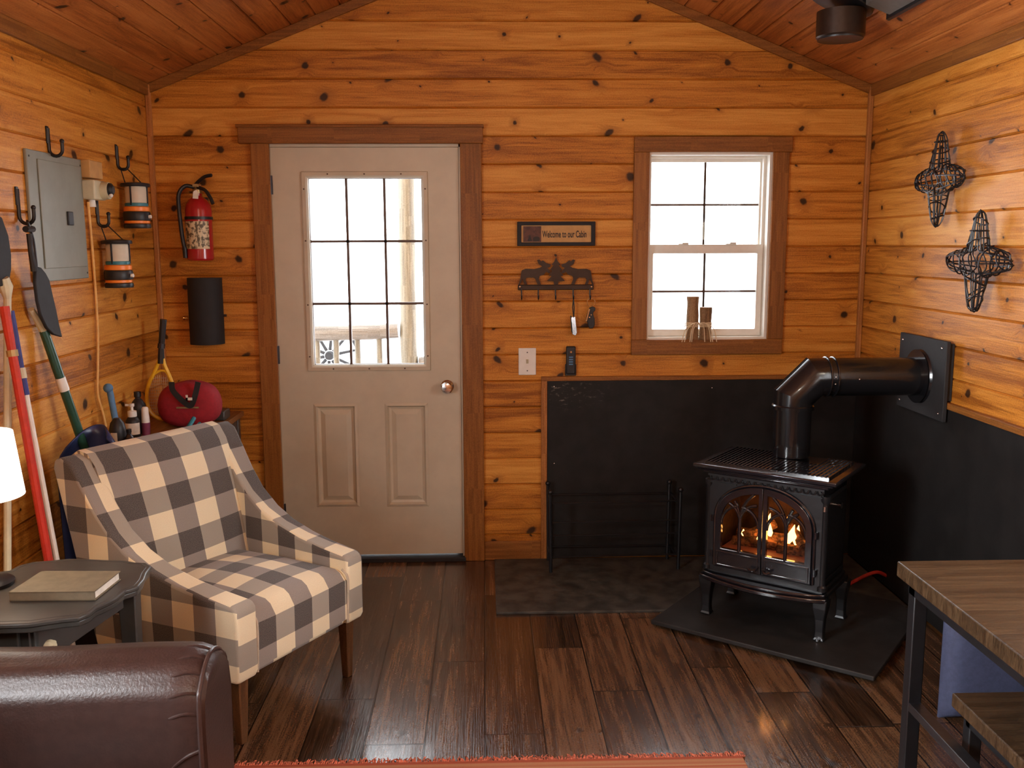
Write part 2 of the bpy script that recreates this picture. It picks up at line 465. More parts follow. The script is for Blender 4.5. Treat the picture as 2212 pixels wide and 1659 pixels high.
def text_mesh(txt, size, name, mat, parent, loc, xdir, ydir, depth=.002, sx=1.0, bold=0.0):
    """lettering as a mesh, lower-left corner at loc, writing along xdir"""
    cu = bpy.data.curves.new(name, 'FONT'); cu.body = txt; cu.size = size; cu.extrude = depth; cu.offset = bold
    t = bpy.data.objects.new(name, cu); COL.objects.link(t); bpy.context.view_layer.update()
    me = bpy.data.meshes.new_from_object(t.evaluated_get(bpy.context.evaluated_depsgraph_get()))
    COL.objects.unlink(t); bpy.data.objects.remove(t)
    xd, yd = Vector(xdir).normalized(), Vector(ydir).normalized(); zd = xd.cross(yd)
    for v in me.vertices: v.co = Vector(loc)+xd*(v.co.x*sx)+yd*v.co.y+zd*v.co.z
    me.materials.clear(); me.materials.append(M[mat])
    o = bpy.data.objects.new(name, me); COL.objects.link(o); o.parent = parent
    return o
# ------------------------------------------------------------------ room shell
YF = -6.4                      # wall behind the camera
EAVE, RIDGE, XM = 2.372, 3.055, .148
SLOPE = (RIDGE-EAVE)/(XM-XL)
def ceil_z(x): return RIDGE-SLOPE*abs(x-XM)

def planks(mb, O, A, C, N, k0, k1, segs, g=.0052, dp=.009, th=.02, w=BW):
    """boards along A stacked along C, room side facing N; segs(k) -> [(a0, a1)]"""
    O, A, C, N = Vector(O), Vector(A), Vector(C), Vector(N)
    for k in range(k0, k1):
        c0, c1 = k*w, (k+1)*w
        for a0, a1 in segs(k):
            pr = [(c0, -th), (c1, -th), (c1, -dp), (c1-g, 0), (c0+g, 0), (c0, -dp)]
            pts = [O+A*a0+C*c+N*n for c, n in pr]
            mb.prism(pts, A*(a1-a0))
def cut(a0, a1, holes):
    out = [(a0, a1)]
    for h0, h1 in holes:
        nx = []
        for s0, s1 in out:
            if h1 <= s0 or h0 >= s1: nx.append((s0, s1)); continue
            if h0 > s0: nx.append((s0, h0))
            if h1 < s1: nx.append((h1, s1))
        out = nx
    return out
def wall_pieces(rng, zr, holes):
    """rectangles (a0, a1, z0, z1) of a wall with openings"""
    zs = sorted({zr[0], zr[1], *[z for h in holes for z in h[2:]]}); out = []
    for z0, z1 in zip(zs, zs[1:]):
        for a0, a1 in cut(*rng, [(h[0], h[1]) for h in holes if h[2] < z1-1e-6 and h[3] > z0+1e-6]): out.append((a0, a1, z0, z1))
    return out

DOOR_H = (-1.045, -.105, 0.0, 2.10)          # opening in the back wall
WIN_H = (.805, 1.425, 1.135, 2.062)
mb = MB()
def back_segs(k):
    z0, z1 = k*BW, (k+1)*BW
    x0, x1 = XL, XR
    if z0 > EAVE:
        half = max(0, (RIDGE-z0)/SLOPE); x0, x1 = max(XL, XM-half), min(XR, XM+half)
    hs = [(h[0], h[1]) for h in (DOOR_H, WIN_H) if h[2] < z1-.03 and h[3] > z0+.03]
    return [s for s in cut(x0, x1, hs) if s[1]-s[0] > .01]
planks(mb, (0, 0, 0), (1, 0, 0), (0, 0, 1), (0, -1, 0), 0, 23, back_segs)
for a0, a1, z0, z1 in wall_pieces((XL-.14, XR+.14), (-.1, EAVE), [DOOR_H, WIN_H]): mb.box((a0, .02, z0), (a1, .14, z1))
mb.prism([(XL-.14, .02, EAVE), (XR+.14, .02, EAVE), (XM, .02, RIDGE+.06)], (0, .12, 0))
struct('wall_back', mb, 'pine_back', keep=True, smooth=0)

WL = (-4.3, -3.1, 1.0, 2.0)                  # window in the left wall behind the camera's view
WR = (-3.25, -2.05, .98, 2.02)               # window in the right wall above the dining table
for nm, X, N, hole, mat in (('wall_left', XL, 1, WL, 'pine_side'), ('wall_right', XR, -1, WR, 'pine_side_r')):
    mb = MB()
    def sg(k):
        z0, z1 = k*BW, (k+1)*BW
        return cut(YF, 0, [(hole[0], hole[1])] if hole[2] < z1-.03 and hole[3] > z0+.03 else [])
    planks(mb, (X, 0, 0), (0, 1, 0), (0, 0, 1), (N, 0, 0), 0, 18, sg)
    for a0, a1, z0, z1 in wall_pieces((YF, .14), (-.1, EAVE+.05), [hole]):
        mb.box((X-N*.02, a0, z0), (X-N*.14, a1, z1))
    struct(nm, mb, mat, keep=True, smooth=0)
mb = MB().box((XL-.14, YF-.14, -.1), (XR+.14, YF, EAVE)).prism([(XL-.14, YF, EAVE), (XR+.14, YF, EAVE), (XM, YF, RIDGE+.06)], (0, -.14, 0))
struct('wall_front', mb, 'pine_back', keep=True, smooth=0)
# ceiling: two boarded slopes
mb = MB()
L = math.hypot(XM-XL, RIDGE-EAVE)
for s, X in ((1, XL), (-1, XR)):
    C = Vector((s*(XM-XL), 0, RIDGE-EAVE)).normalized() if s > 0 else Vector((XM-XR, 0, RIDGE-EAVE)).normalized()
    N = Vector((C.z*s, 0, -abs(C.x)))
    n = int(L/BW)+1
    planks(mb, (X, 0, EAVE), (0, 1, 0), C, N, 0, n, lambda k: [(YF, 0.0)], w=L/n)
    a = Vector((X, YF, EAVE))-N*.02; b = Vector((XM, YF, RIDGE))-N*.02
    mb.prism([a-Vector((s*.14, 0, s*0+.055)), b, b-N*.1, a-Vector((s*.14, 0, .055))-N*.1], (0, -YF+.14, 0))
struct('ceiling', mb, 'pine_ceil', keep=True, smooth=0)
struct('floor', MB().box((XL-.14, YF-.14, -.1), (XR+.14, .14, 0)), 'floor', keep=True, smooth=0)
# corner, eave and gable trims
struct('trim_1', MB().box((XL, -.024, 0), (XL+.024, 0, EAVE)), 'honey_v', keep=True, bevel=.004)
struct('trim_2', MB().box((XR-.024, -.024, .95), (XR, 0, EAVE-.005)), 'honey_v', keep=True, bevel=.004)
for i, (s, X) in enumerate(((1, XL), (-1, XR))):
    C = Vector((XM-X, 0, RIDGE-EAVE)).normalized(); N = Vector((C.z*s, 0, -abs(C.x)))
    a = Vector((X, -.002, EAVE)); b = Vector((XM, -.002, RIDGE))
    struct('trim_%d' % (3+i), MB().prism([a, a+N*.042, b+N*.042, b], (0, -.018, 0)), 'trim_h', keep=True, bevel=.003)
    struct('trim_%d' % (5+i), MB().prism([(X, YF, EAVE-.05), (X+s*.018, YF, EAVE-.05), (X+s*.018, YF, EAVE+.006), (X, YF, EAVE)], (0, -YF-.02, 0)), 'trim_y', keep=True, bevel=.003)
struct('trim_10', MB().prism([(XM-.07, YF, ceil_z(XM-.07)-.004), (XM, YF, RIDGE-.006), (XM+.07, YF, ceil_z(XM+.07)-.004), (XM+.07, YF, ceil_z(XM+.07)+.03), (XM, YF, RIDGE+.04), (XM-.07, YF, ceil_z(XM-.07)+.03)], (0, -YF-.02, 0)), 'trim_y', keep=True)
# wooden edging of the heat shields and the bottom board beside the door
struct('trim_7', MB().box((.283, -.020, 0), (.313, 0, .945)), 'honey_v', keep=True, bevel=.003)
struct('trim_8', MB().box((.283, -.022, .935), (XR, 0, .957)), 'trim_h', keep=True, bevel=.003)
struct('trim_9', MB().box((XR-.022, -4.0, .945), (XR, -.022, .972)), 'trim_y', keep=True, bevel=.003)
struct('baseboard_back', MB().box((-.008, -.012, 0), (.283, 0, .10)), 'trim_h', keep=True, bevel=.003)
struct('baseboard_left', MB().box((XL, YF, 0), (XL+.012, -.024, .10)), 'trim_y', keep=True, bevel=.003)

# ------------------------------------------------------------------ door_1
d = bpy.data.objects.new('door_1', None); COL.objects.link(d); d.location = (-.58, 0, 0); d['kind'] = 'structure'
W = dict(parent=d, world=True)
obj('casing', MB().box((-1.118, -.022, 0), (-1.030, 0, 2.10)), 'trim_v', bevel=.003, **W)
obj('casing', MB().box((-.112, -.022, 0), (-.008, 0, 2.10)), 'trim_v', bevel=.003, **W)
obj('casing', MB().box((-1.172, -.036, 2.098), (.000, 0, 2.182)), 'trim_h', bevel=.004, **W)
obj('head_cap', MB().box((-1.180, -.046, 2.172), (.004, 0, 2.186)), 'trim_h', bevel=.003, **W)
j = MB().box((-1.045, 0, 0), (-1.03, .14, 2.1)).box((-.120, 0, 0), (-.105, .14, 2.1)).box((-1.045, 0, 2.085), (-.105, .14, 2.1))
j.box((-1.032, .050, 0), (-1.0, .075, 2.1)).box((-.150, .050, 0), (-.105, .075, 2.1)).box((-1.045, .050, 2.05), (-.105, .075, 2.1))
obj('jamb', j, 'door', **W)
obj('threshold', MB().box((-1.045, -.03, 0), (-.105, .14, .022)), 'black_matte', bevel=.004, **W)
SX0, SX1, SZ0, SZ1, SY0, SY1 = -1.029, -.122, .034, 2.083, .004, .048
lite = (-.855, -.300, 1.020, 1.940)
panels = [(-.866, -.644, .288, .826), (-.508, -.290, .285, .826)]
mb = MB()
holes = [lite]+panels
for a0, a1, z0, z1 in wall_pieces((SX0, SX1), (SZ0, SZ1), holes): mb.box((a0, SY0, z0), (a1, SY1, z1))
slab = obj('door_slab', mb, 'door', **W)
def rect(x0, x1, z0, z1, y): return [(x0, y, z0), (x1, y, z0), (x1, y, z1), (x0, y, z1)]
for x0, x1, z0, z1 in panels:                     # raised and fielded panels
    mb = MB()
    st = [(0, .002), (.014, -.004), (.022, .012), (.034, .016), (.058, .004)]
    for (i0, y0), (i1, y1) in zip(st, st[1:]):
        o = rect(x0+i0, x1-i0, z0+i0, z1-i0, SY0+y0); n = rect(x0+i1, x1-i1, z0+i1, z1-i1, SY0+y1)
        mb.add(o+n, [(i, (i+1) % 4, 4+(i+1) % 4, 4+i) for i in range(4)])
    i = st[-1][0]; mb.add(rect(x0+i, x1-i, z0+i, z1-i, SY0+st[-1][1]), [(0, 1, 2, 3)])
    obj('door_panel', mb, 'door', smooth=0, **W)
x0, x1, z0, z1 = lite
mb = MB(); st = [(-.030, .004), (-.026, -.012), (-.008, -.014), (.002, -.004), (.004, .02)]
for (i0, y0), (i1, y1) in zip(st, st[1:]):
    o = rect(x0+i0, x1-i0, z0+i0, z1-i0, SY0+y0); n = rect(x0+i1, x1-i1, z0+i1, z1-i1, SY0+y1)
    mb.add(o+n, [(i, (i+1) % 4, 4+(i+1) % 4, 4+i) for i in range(4)])
lf_ = obj('lite_frame', mb, 'door', smooth=0, **W)
pl = MB()
for x in (.18, .5, .82): pl.lathe([(.004, 0), (.004, .003)], (x0+(x1-x0)*x, -.0135, z0-.016), 8, 1).lathe([(.004, 0), (.004, .003)], (x0+(x1-x0)*x, -.0135, z1+.016), 8, 1)
for z in (.05, .33, .67, .94): pl.lathe([(.004, 0), (.004, .003)], (x0-.016, -.0135, z0+(z1-z0)*z), 8, 1).lathe([(.004, 0), (.004, .003)], (x1+.016, -.0135, z0+(z1-z0)*z), 8, 1)
obj('screw_plug', pl, 'muntin', parent=lf_, world=True)
obj('window_pane', MB().box((x0, .022, z0), (x1, .027, z1)), 'pane', parent=d, world=True)
mb = MB(); t = .006
for f in (1/3, 2/3):
    xx = x0+(x1-x0)*f; zz = z0+(z1-z0)*f
    mb.box((xx-t, .014, z0), (xx+t, .035, z1)).box((x0, .014, zz-t), (x1, .035, zz+t))
mb.box((x0, .012, z0), (x0+.005, .035, z1)).box((x1-.005, .012, z0), (x1, .035, z1)).box((x0, .012, z0), (x1, .035, z0+.005)).box((x0, .012, z1-.005), (x1, .035, z1))
obj('muntin_grid', mb, 'muntin', **W)
kb = MB().lathe([(.033, 0), (.033, -.006), (.026, -.012), (.012, -.02), (.011, -.034), (.022, -.042), (.029, -.052), (.030, -.062), (.024, -.070), (.010, -.073)], (-.190, SY0, .910), 24, 1)
kn = obj('door_knob', kb, 'steel', **W)
for z in (1.86, 1.03, .22):
    obj('hinge', MB().lathe([(.007, 0), (.007, .09)], (-1.034, -.004, z), 10, 2).box((-1.034, .0, z), (-1.022, .006, z+.09)), 'dark_steel', **W)

# ------------------------------------------------------------------ window_1
w = bpy.data.objects.new('window_1', None); COL.objects.link(w); w.location = (1.115, 0, 1.06); w['kind'] = 'structure'
W = dict(parent=w, world=True)
obj('casing', MB().box((.735, -.020, 2.058), (1.512, 0, 2.132)), 'trim_h', bevel=.003, **W)
obj('casing', MB().box((.735, -.020, 1.064), (1.497, 0, 1.140)), 'trim_h', bevel=.003, **W)
obj('casing', MB().box((.735, -.018, 1.140), (.812, 0, 2.058)), 'trim_v', bevel=.003, **W)
obj('casing', MB().box((1.420, -.018, 1.140), (1.500, 0, 2.058)), 'trim_v', bevel=.003, **W)
fr = MB().ring(rect(.805, 1.425, 1.135, 2.062, .002), rect(.822, 1.408, 1.150, 2.046, .002), (0, .138, 0))
fr.ring(rect(.820, 1.410, 1.148, 2.048, .055), rect(.834, 1.394, 1.160, 2.034, .055), (0, .06, 0))
obj('window_frame', fr, 'vinyl', bevel=.002, **W)
def sash(x0, x1, z0, z1, y, st, rb, rtp, nm):
    s = MB().ring(rect(x0, x1, z0, z1, y), [(x0+st, y, z0+rb), (x1-st, y, z0+rb), (x1-st, y, z1-rtp), (x0+st, y, z1-rtp)], (0, .028, 0))
    so = obj(nm, s, 'vinyl', bevel=.003, **W)
    obj('window_pane', MB().box((x0+st, y+.012, z0+rb), (x1-st, y+.016, z1-rtp)), 'pane', parent=so, world=True)
    cx, cz = (x0+x1)/2, (z0+rb+z1-rtp)/2
    obj('muntin_grid', MB().box((cx-.0055, y+.016, z0+rb), (cx+.0055, y+.022, z1-rtp)).box((x0+st, y+.016, cz-.0055), (x1-st, y+.022, cz+.0055)), 'muntin', parent=so, world=True)
    return so
sash(.822, 1.404, 1.575, 2.036, .085, .018, .026, .018, 'upper_sash')
s2 = sash(.822, 1.404, 1.152, 1.612, .050, .028, .034, .045, 'lower_sash')
for x in (1.0, 1.24):
    obj('sash_latch', MB().box((x-.025, .040, 1.608), (x+.025, .062, 1.616)).box((x-.008, .030, 1.614), (x+.022, .05, 1.622)), 'vinyl', parent=s2, world=True, bevel=.002)

# the two windows that lie beside and behind the camera
for nm, X, N, h in (('window_2', XL, 1, WL), ('window_3', XR, -1, WR)):
    w = bpy.data.objects.new(nm, None); COL.objects.link(w); w.location = (X, (h[0]+h[1])/2, h[2]); w['kind'] = 'structure'
    y0, y1, z0, z1 = h
    def R(a, b, c, d_, x): return [(x, a, c), (x, b, c), (x, b, d_), (x, a, d_)]
    obj('casing', MB().ring(R(y0-.08, y1+.08, z0-.08, z1+.08, X+N*.02), R(y0+.005, y1-.005, z0+.005, z1-.005, X+N*.02), (-N*.02, 0, 0)), 'trim_y', parent=w, world=True)
    obj('window_frame', MB().ring(R(y0, y1, z0, z1, X-N*.0), R(y0+.04, y1-.04, z0+.04, z1-.04, X), (-N*.12, 0, 0)).box((X-N*.05, y0, (z0+z1)/2-.02), (X-N*.08, y1, (z0+z1)/2+.02)), 'vinyl', parent=w, world=True)
    obj('window_pane', MB().box((X-N*.06, y0+.04, z0+.04), (X-N*.064, y1-.04, z1-.04)), 'pane', parent=w, world=True)

# ------------------------------------------------------------------ outdoors
g = struct('snow_ground', MB().box((-40, .14, -.6), (40, 60, -.45)), 'snow', keep=True, smooth=0)
struct('porch_deck', MB().box((-4, .14, -.16), (4, 2.05, -.05)), 'deck', keep=True, smooth=0)
PY_ = 1.8
def logm(a, b, r, seed, n=12, seg=14):
    rnd = random.Random(seed); a, b = Vector(a), Vector(b); path = []; rs = []
    for i in range(seg+1):
        t = i/seg; p = a.lerp(b, t)
        path.append(p+Vector((rnd.uniform(-1, 1), rnd.uniform(-1, 1), rnd.uniform(-1, 1) if abs((b-a).z) < .5 else 0))*r*.07)
        rs.append(r*(1+rnd.uniform(-.07, .07)))
    return MB().tube(path, rs, n)
p0 = bk(880, 560, PY_)
post = obj('porch_post', logm((p0.x, PY_, -.05), (p0.x, PY_, 2.7), .058, 3), 'log')
tag(post, 'peeled log porch post seen through the right column of door panes', 'post')
rail = thing('porch_railing', 'log porch railing with turned-down log balusters seen through the lowest door panes', 'railing', (-1.6, PY_, -.05))
z_ = bk(760, 722, PY_).z
obj('top_rail', logm((-3.4, PY_, z_-.03), (p0.x-.074, PY_, z_+.02), .056, 5), 'log_h', parent=rail, world=True)
obj('bottom_rail', logm((-3.4, PY_, .10), (p0.x-.074, PY_, .10), .04, 6), 'log_h', parent=rail, world=True)
xs = [bk(x, 770, PY_).x for x in (686, 727, 773, 820)]
for i, x in enumerate([xs[0]-.19*k for k in range(9, 0, -1)]+xs):
    obj('baluster', logm((x, PY_, .1), (x, PY_, z_-.03), .021, 20+i, 10), 'log', parent=rail, world=True)
r2 = thing('porch_railing', 'log porch railing outside the small window, right of the log post', 'railing', (1.2, PY_, -.05))
obj('top_rail', logm((p0.x+.068, PY_, .80), (3.4, PY_, .80), .05, 8), 'log_h', parent=r2, world=True)
obj('bottom_rail', logm((p0.x+.068, PY_, .10), (3.4, PY_, .10), .04, 9), 'log_h', parent=r2, world=True)
for i in range(14):
    x = p0.x+.25+.21*i; obj('baluster', logm((x, PY_, .1), (x, PY_, .8), .021, 60+i, 10), 'log', parent=r2, world=True)
c = bk(712, 768, 2.3)
wh = thing('wagon_wheel', 'dark spoked wagon wheel leaning outside, seen through the lower left door pane', 'wheel', (c.x, 2.3, c.z-.225))
obj('rim', MB().tube(arc(c, .21, 0, 2*PI, 40)[:-1], .013, 8, True), 'black_matte', parent=wh, world=True)
obj('hub', MB().lathe([(.03, -.04), (.036, 0), (.03, .04)], c, 14, 1), 'black_matte', parent=wh, world=True)
for i in range(10):
    a = 2*PI*i/10+.2; q = Vector((math.cos(a), 0, math.sin(a)))
    obj('spoke', MB().tube([c+q*.04, c+q*.205], [.013, .009], 8), 'black_matte', parent=wh, world=True)
struct('snow_bank', MB().box((-3, 2.1, -.45), (3, 2.6, c.z-.225)), 'snow', keep=True, smooth=0)
# ------------------------------------------------------------------ things on the back wall
ex = bk(428, 480, -.075); ex.x += .004
t = thing('fire_extinguisher', 'red fire extinguisher hung on the plank wall left of the door', 'fire extinguisher', (ex.x, -.075, 1.545))
R_ = .062
obj('cylinder', MB().lathe([(R_*.9, 0), (R_, .008), (R_, .235), (R_*.93, .262), (R_*.72, .285), (R_*.40, .300), (.021, .305), (.021, .32)], (0, 0, 0), 28), 'red', t)
obj('label_band', MB().grid(lambda u, v: ((R_+.0012)*math.sin(-1.25+2.3*u), -(R_+.0012)*math.cos(-1.25+2.3*u), .055+.13*v), 24, 2), 'print', t)
obj('strap', MB().lathe([(R_+.003, .193), (R_+.003, .207)], (0, 0, 0), 28), 'black_plastic', t)
obj('valve', MB().lathe([(.024, .315), (.024, .335), (.016, .338), (.016, .352)], (0, 0, 0), 16).box((-.014, -.03, .345), (.014, .02, .36)), 'skin_gold', t, bevel=.002)
obj('lever', MB().tube(smooth_path([(-.010, -.005, .352), (.015, -.02, .372), (.05, -.04, .392), (.085, -.052, .398)]), .0085, 8), 'black_plastic', t)
obj('carry_handle', MB().tube(smooth_path([(.005, -.01, .345), (.045, -.03, .33), (.072, -.045, .295), (.085, -.05, .265)]), .0085, 8), 'black_plastic', t)
obj('hose', MB().tube(smooth_path([(-.012, -.01, .345), (-.05, -.02, .350), (-.078, -.03, .315), (-.082, -.03, .25), (-.074, -.03, .12), (-.066, -.03, .06)]), .0095, 10), 'black_plastic', t)
obj('nozzle', MB().lathe([(.011, 0), (.0125, .05)], (-.064, -.03, .012), 12), 'black_plastic', t)
obj('inspection_tag', MB().prism([(-.004, -.066, .290), (.022, -.066, .288), (.026, -.066, .318), (.014, -.064, .33), (.000, -.064, .322)], (0, -.001, 0)), 'paper', t)
obj('bracket', MB().box((-.03, .05, .1), (.03, .074, .3)), 'black_plastic', t)

a, b = bk(405, 600, -.01), bk(487, 748, -.01)
cx = (a.x+b.x)/2; hw = (b.x-a.x)/2
t = thing('wall_sconce', 'black half-round metal wall sconce below the fire extinguisher', 'sconce', (cx, 0, 1.135))
mbx = MB(); n = 20; prof = [(hw*math.cos(PI*i/n), -.012-hw*.95*math.sin(PI*i/n)) for i in range(n+1)]
H = .325
mbx.ring([(x, y, 0) for x, y in prof]+[(x, -.012, 0) for x, y in reversed(prof[1:-1])], [(x*.96, -.012+(y+.012)*.96, 0) for x, y in prof]+[(x*.96, -.0125, 0) for x, y in reversed(prof[1:-1])], (0, 0, H))
obj('shade', mbx, 'black_matte', t, smooth=50)
obj('end_plate', MB().prism([(x*.97, -.012+(y+.012)*.97, H*.93) for x, y in prof], (0, 0, .003)), 'black_matte', t)
obj('end_plate', MB().prism([(x*.97, -.012+(y+.012)*.97, .006) for x, y in prof], (0, 0, .003)), 'black_matte', t)
obj('back_plate', MB().box((-hw*.8, -.013, .02), (hw*.8, 0, H-.02)), 'black_matte', t)
obj('thumb_screw', MB().lathe([(.010, -.028), (.007, -.02), (.007, 0)], (-hw+.002, -.020, .128), 10, 0), 'brass', t)['label'] = 'brass thumb screw on the left side'
obj('thumb_screw', MB().lathe([(.006, 0), (.006, .016)], (hw-.001, -.018, .140), 10, 0), 'dark_steel', t)

# welcome sign
a, b = bk(1117, 479), bk(1285, 531)
t = thing('welcome_sign', 'small framed wooden sign reading Welcome to our Cabin above the key rack', 'sign', ((a.x+b.x)/2, 0, b.z))
sw, sh = (b.x-a.x)/2, a.z-b.z
obj('frame', MB().ring(rect(-sw, sw, 0, sh, -.020), rect(-sw+.020, sw-.020, .018, sh-.018, -.020), (0, .020, 0)), 'black_matte', t, bevel=.003)
bd = obj('board', MB().box((-sw+.018, -.010, .016), (sw-.018, -.004, sh-.016)), 'sign_tan', t)
obj('picture', MB().box((-sw+.030, -.0115, .020), (-sw+.118, -.010, sh-.022)), 'sign_red', t)
pc = MB()                                                  # a dark tree and bear shape in the picture
pc.prism([(-sw+.05, -.0115, .024), (-sw+.062, -.0115, .055), (-sw+.074, -.0115, .024)], (0, -.001, 0))
pc.prism([(-sw+.078, -.0115, .024), (-sw+.078, -.0115, .04), (-sw+.09, -.0115, .047), (-sw+.108, -.0115, .044), (-sw+.112, -.0115, .034), (-sw+.106, -.0115, .024)], (0, -.001, 0))
obj('picture_figure', pc, 'ink', t)
text_mesh('Welcome to our Cabin', .046, 'lettering', 'ink', t, (-sw+.124, -.0105, .042), (1, 0, 0), (0, 0, 1), .0006, sx=.50, bold=.0009)

# key rack with two moose and a fir
def zp(zx, zy, Y=-.012): return bk(1060+zx/4.253, 440+zy/4.253, Y)
moose = [(275, 650), (285, 612), (320, 598), (400, 600), (450, 588), (475, 575), (440, 555), (425, 518), (447, 512), (462, 530), (480, 520), (510, 545), (552, 558), (545, 580), (520, 590), (540, 610), (552, 632), (535, 640), (510, 625), (490, 650), (450, 665), (442, 690), (462, 742), (430, 742), (410, 690), (390, 678), (330, 680), (320, 700), (335, 742), (308, 742), (292, 690), (268, 744), (254, 744), (272, 690)]
tree = [(600, 487), (616, 530), (642, 560), (624, 565), (657, 610), (635, 615), (667, 660), (640, 665), (683, 710), (622, 715), (617, 745), (583, 745), (578, 715), (517, 710), (560, 665), (533, 660), (565, 615), (543, 610), (576, 565), (558, 560), (584, 530)]
kr = thing('key_rack', 'dark metal key rack with two moose and a fir tree over five hooks', 'key rack', zp(600, 780, 0))
W = dict(parent=kr, world=True)
obj('moose', MB().prism([zp(*p) for p in moose], (0, -.004, 0)), 'bronze', smooth=0, **W)
obj('moose', MB().prism([zp(1200-x, y) for x, y in moose], (0, -.004, 0)), 'bronze', smooth=0, **W)
obj('fir_tree', MB().prism([zp(*p, -.014) for p in tree], (0, -.005, 0)), 'bronze', smooth=0, **W)
a, b = zp(250, 745), zp(945, 790)
obj('bar', MB().box((a.x, -.018, b.z), (b.x, 0, a.z)), 'bronze', bevel=.003, **W)
for zx in (268, 925):
    p = zp(zx, 762, -.018); obj('screw', MB().lathe([(.005, 0), (.004, -.003)], p, 10, 1), 'steel', **W)
hook_x = (283, 437, 595, 758, 912)
HK = []
for hx in hook_x:
    p = zp(hx, 790, -.018)
    pts = [(p.x, -.016, p.z+.005), (p.x, -.017, p.z-.028), (p.x, -.022, p.z-.042), (p.x, -.034, p.z-.047), (p.x, -.044, p.z-.040), (p.x, -.047, p.z-.026)]
    obj('hook', MB().tube(smooth_path(pts, 5), .0032, 8), 'black', **W); HK.append(Vector((p.x, -.033, p.z-.043)))
p = HK[3]
kt = thing('key_tag', 'key on a long black cord with a silver tag hanging from the fourth hook', 'key tag', (p.x, -.035, p.z-.20))
obj('cord', MB().tube([(p.x, -.033, p.z+.002), (p.x+.004, -.037, p.z-.045), (p.x+.002, -.035, p.z-.095)], .0028, 6).tube([(p.x, -.035, p.z+.002), (p.x-.004, -.033, p.z-.045), (p.x+.001, -.035, p.z-.09)], .0026, 6), 'black_plastic', parent=kt, world=True)
obj('tag', MB().prism([(p.x-.012, -.039, p.z-.092), (p.x+.010, -.035, p.z-.088), (p.x+.020, -.032, p.z-.172), (p.x+.012, -.032, p.z-.186), (p.x-.006, -.037, p.z-.176)], (0, .005, 0)), 'steel', parent=kt, world=True, bevel=.002)
obj('tag_edge', MB().prism([(p.x-.016, -.038, p.z-.085), (p.x-.010, -.038, p.z-.085), (p.x-.003, -.038, p.z-.176), (p.x-.010, -.038, p.z-.165)], (0, .006, 0)), 'black_plastic', parent=kt, world=True)
p = HK[4]
kb_ = thing('key_bunch', 'bunch of keys with a black car remote hanging from the rightmost hook', 'keys', (p.x, -.035, p.z-.17))
obj('key_ring', MB().tube(arc((p.x+.004, -.036, p.z-.018), .020, 0, 2*PI, 24)[:-1], .0018, 6, True), 'steel', parent=kb_, world=True)
fob = [(-.004, -.045), (.012, -.038), (.026, -.045), (.024, -.058), (.016, -.066), (.014, -.078), (.022, -.10), (.023, -.13), (.014, -.148), (-.004, -.148), (-.010, -.135), (-.013, -.118), (-.022, -.110), (-.018, -.085), (-.010, -.06)]
obj('fob', MB().prism([(p.x+x, -.044, p.z+z) for x, z in fob], (0, .014, 0)), 'black_plastic', parent=kb_, world=True, bevel=.003)
for x, z in ((-.004, -.092), (.004, -.08)): obj('fob_button', MB().lathe([(.004, 0), (.003, -.002)], (p.x+x, -.044, p.z+z), 10, 1), 'steel', parent=kb_, world=True)
obj('key', MB().prism([(p.x-.008, -.049, p.z-.05), (p.x-.002, -.049, p.z-.052), (p.x-.018, -.049, p.z-.112), (p.x-.023, -.049, p.z-.110)], (0, .002, 0)), 'steel', parent=kb_, world=True)

a, b = bk(1120, 752, -.006), bk(1158, 810, -.006)
t = thing('light_switch', 'white toggle light switch on the plank wall right of the door', 'light switch', ((a.x+b.x)/2, 0, b.z))
hw, hh = (b.x-a.x)/2, a.z-b.z
obj('plate', MB().box((-hw, -.007, 0), (hw, 0, hh)), 'white', t, bevel=.003)
obj('toggle', MB().hexa([(-.006, -.006, hh/2-.012), (.006, -.006, hh/2-.012), (.006, .0, hh/2-.012), (-.006, .0, hh/2-.012)], [(-.005, -.018, hh/2+.012), (.005, -.018, hh/2+.012), (.006, .0, hh/2+.012), (-.006, .0, hh/2+.012)]), 'cream', t)
for z in (.022, hh-.022): obj('screw', MB().lathe([(.0035, 0), (.003, -.0015)], (0, -.007, z), 8, 1), 'dark_steel', t)

a, b = bk(1223, 748, -.02), bk(1243, 808, -.02)
t = thing('remote_control', 'slim black remote in a wall cradle right of the light switch', 'remote control', ((a.x+b.x)/2, 0, b.z))
hw, hh = (b.x-a.x)/2, a.z-b.z
obj('cradle', MB().box((-hw-.004, -.024, -.008), (hw+.004, 0, .05)), 'black_plastic', t, bevel=.003)
obj('body', MB().box((-hw, -.030, 0), (hw, -.006, hh)), 'black_plastic', t, bevel=.006)
obj('button', MB().lathe([(.0065, 0), (.005, -.002)], (0, -.030, hh*.8), 12, 1), 'steel', t)
for i in range(4): obj('button', MB().box((-.010, -.0315, hh*(.34+.085*i)), (.010, -.030, hh*(.34+.085*i)+.006)), 'slate_blue', t)

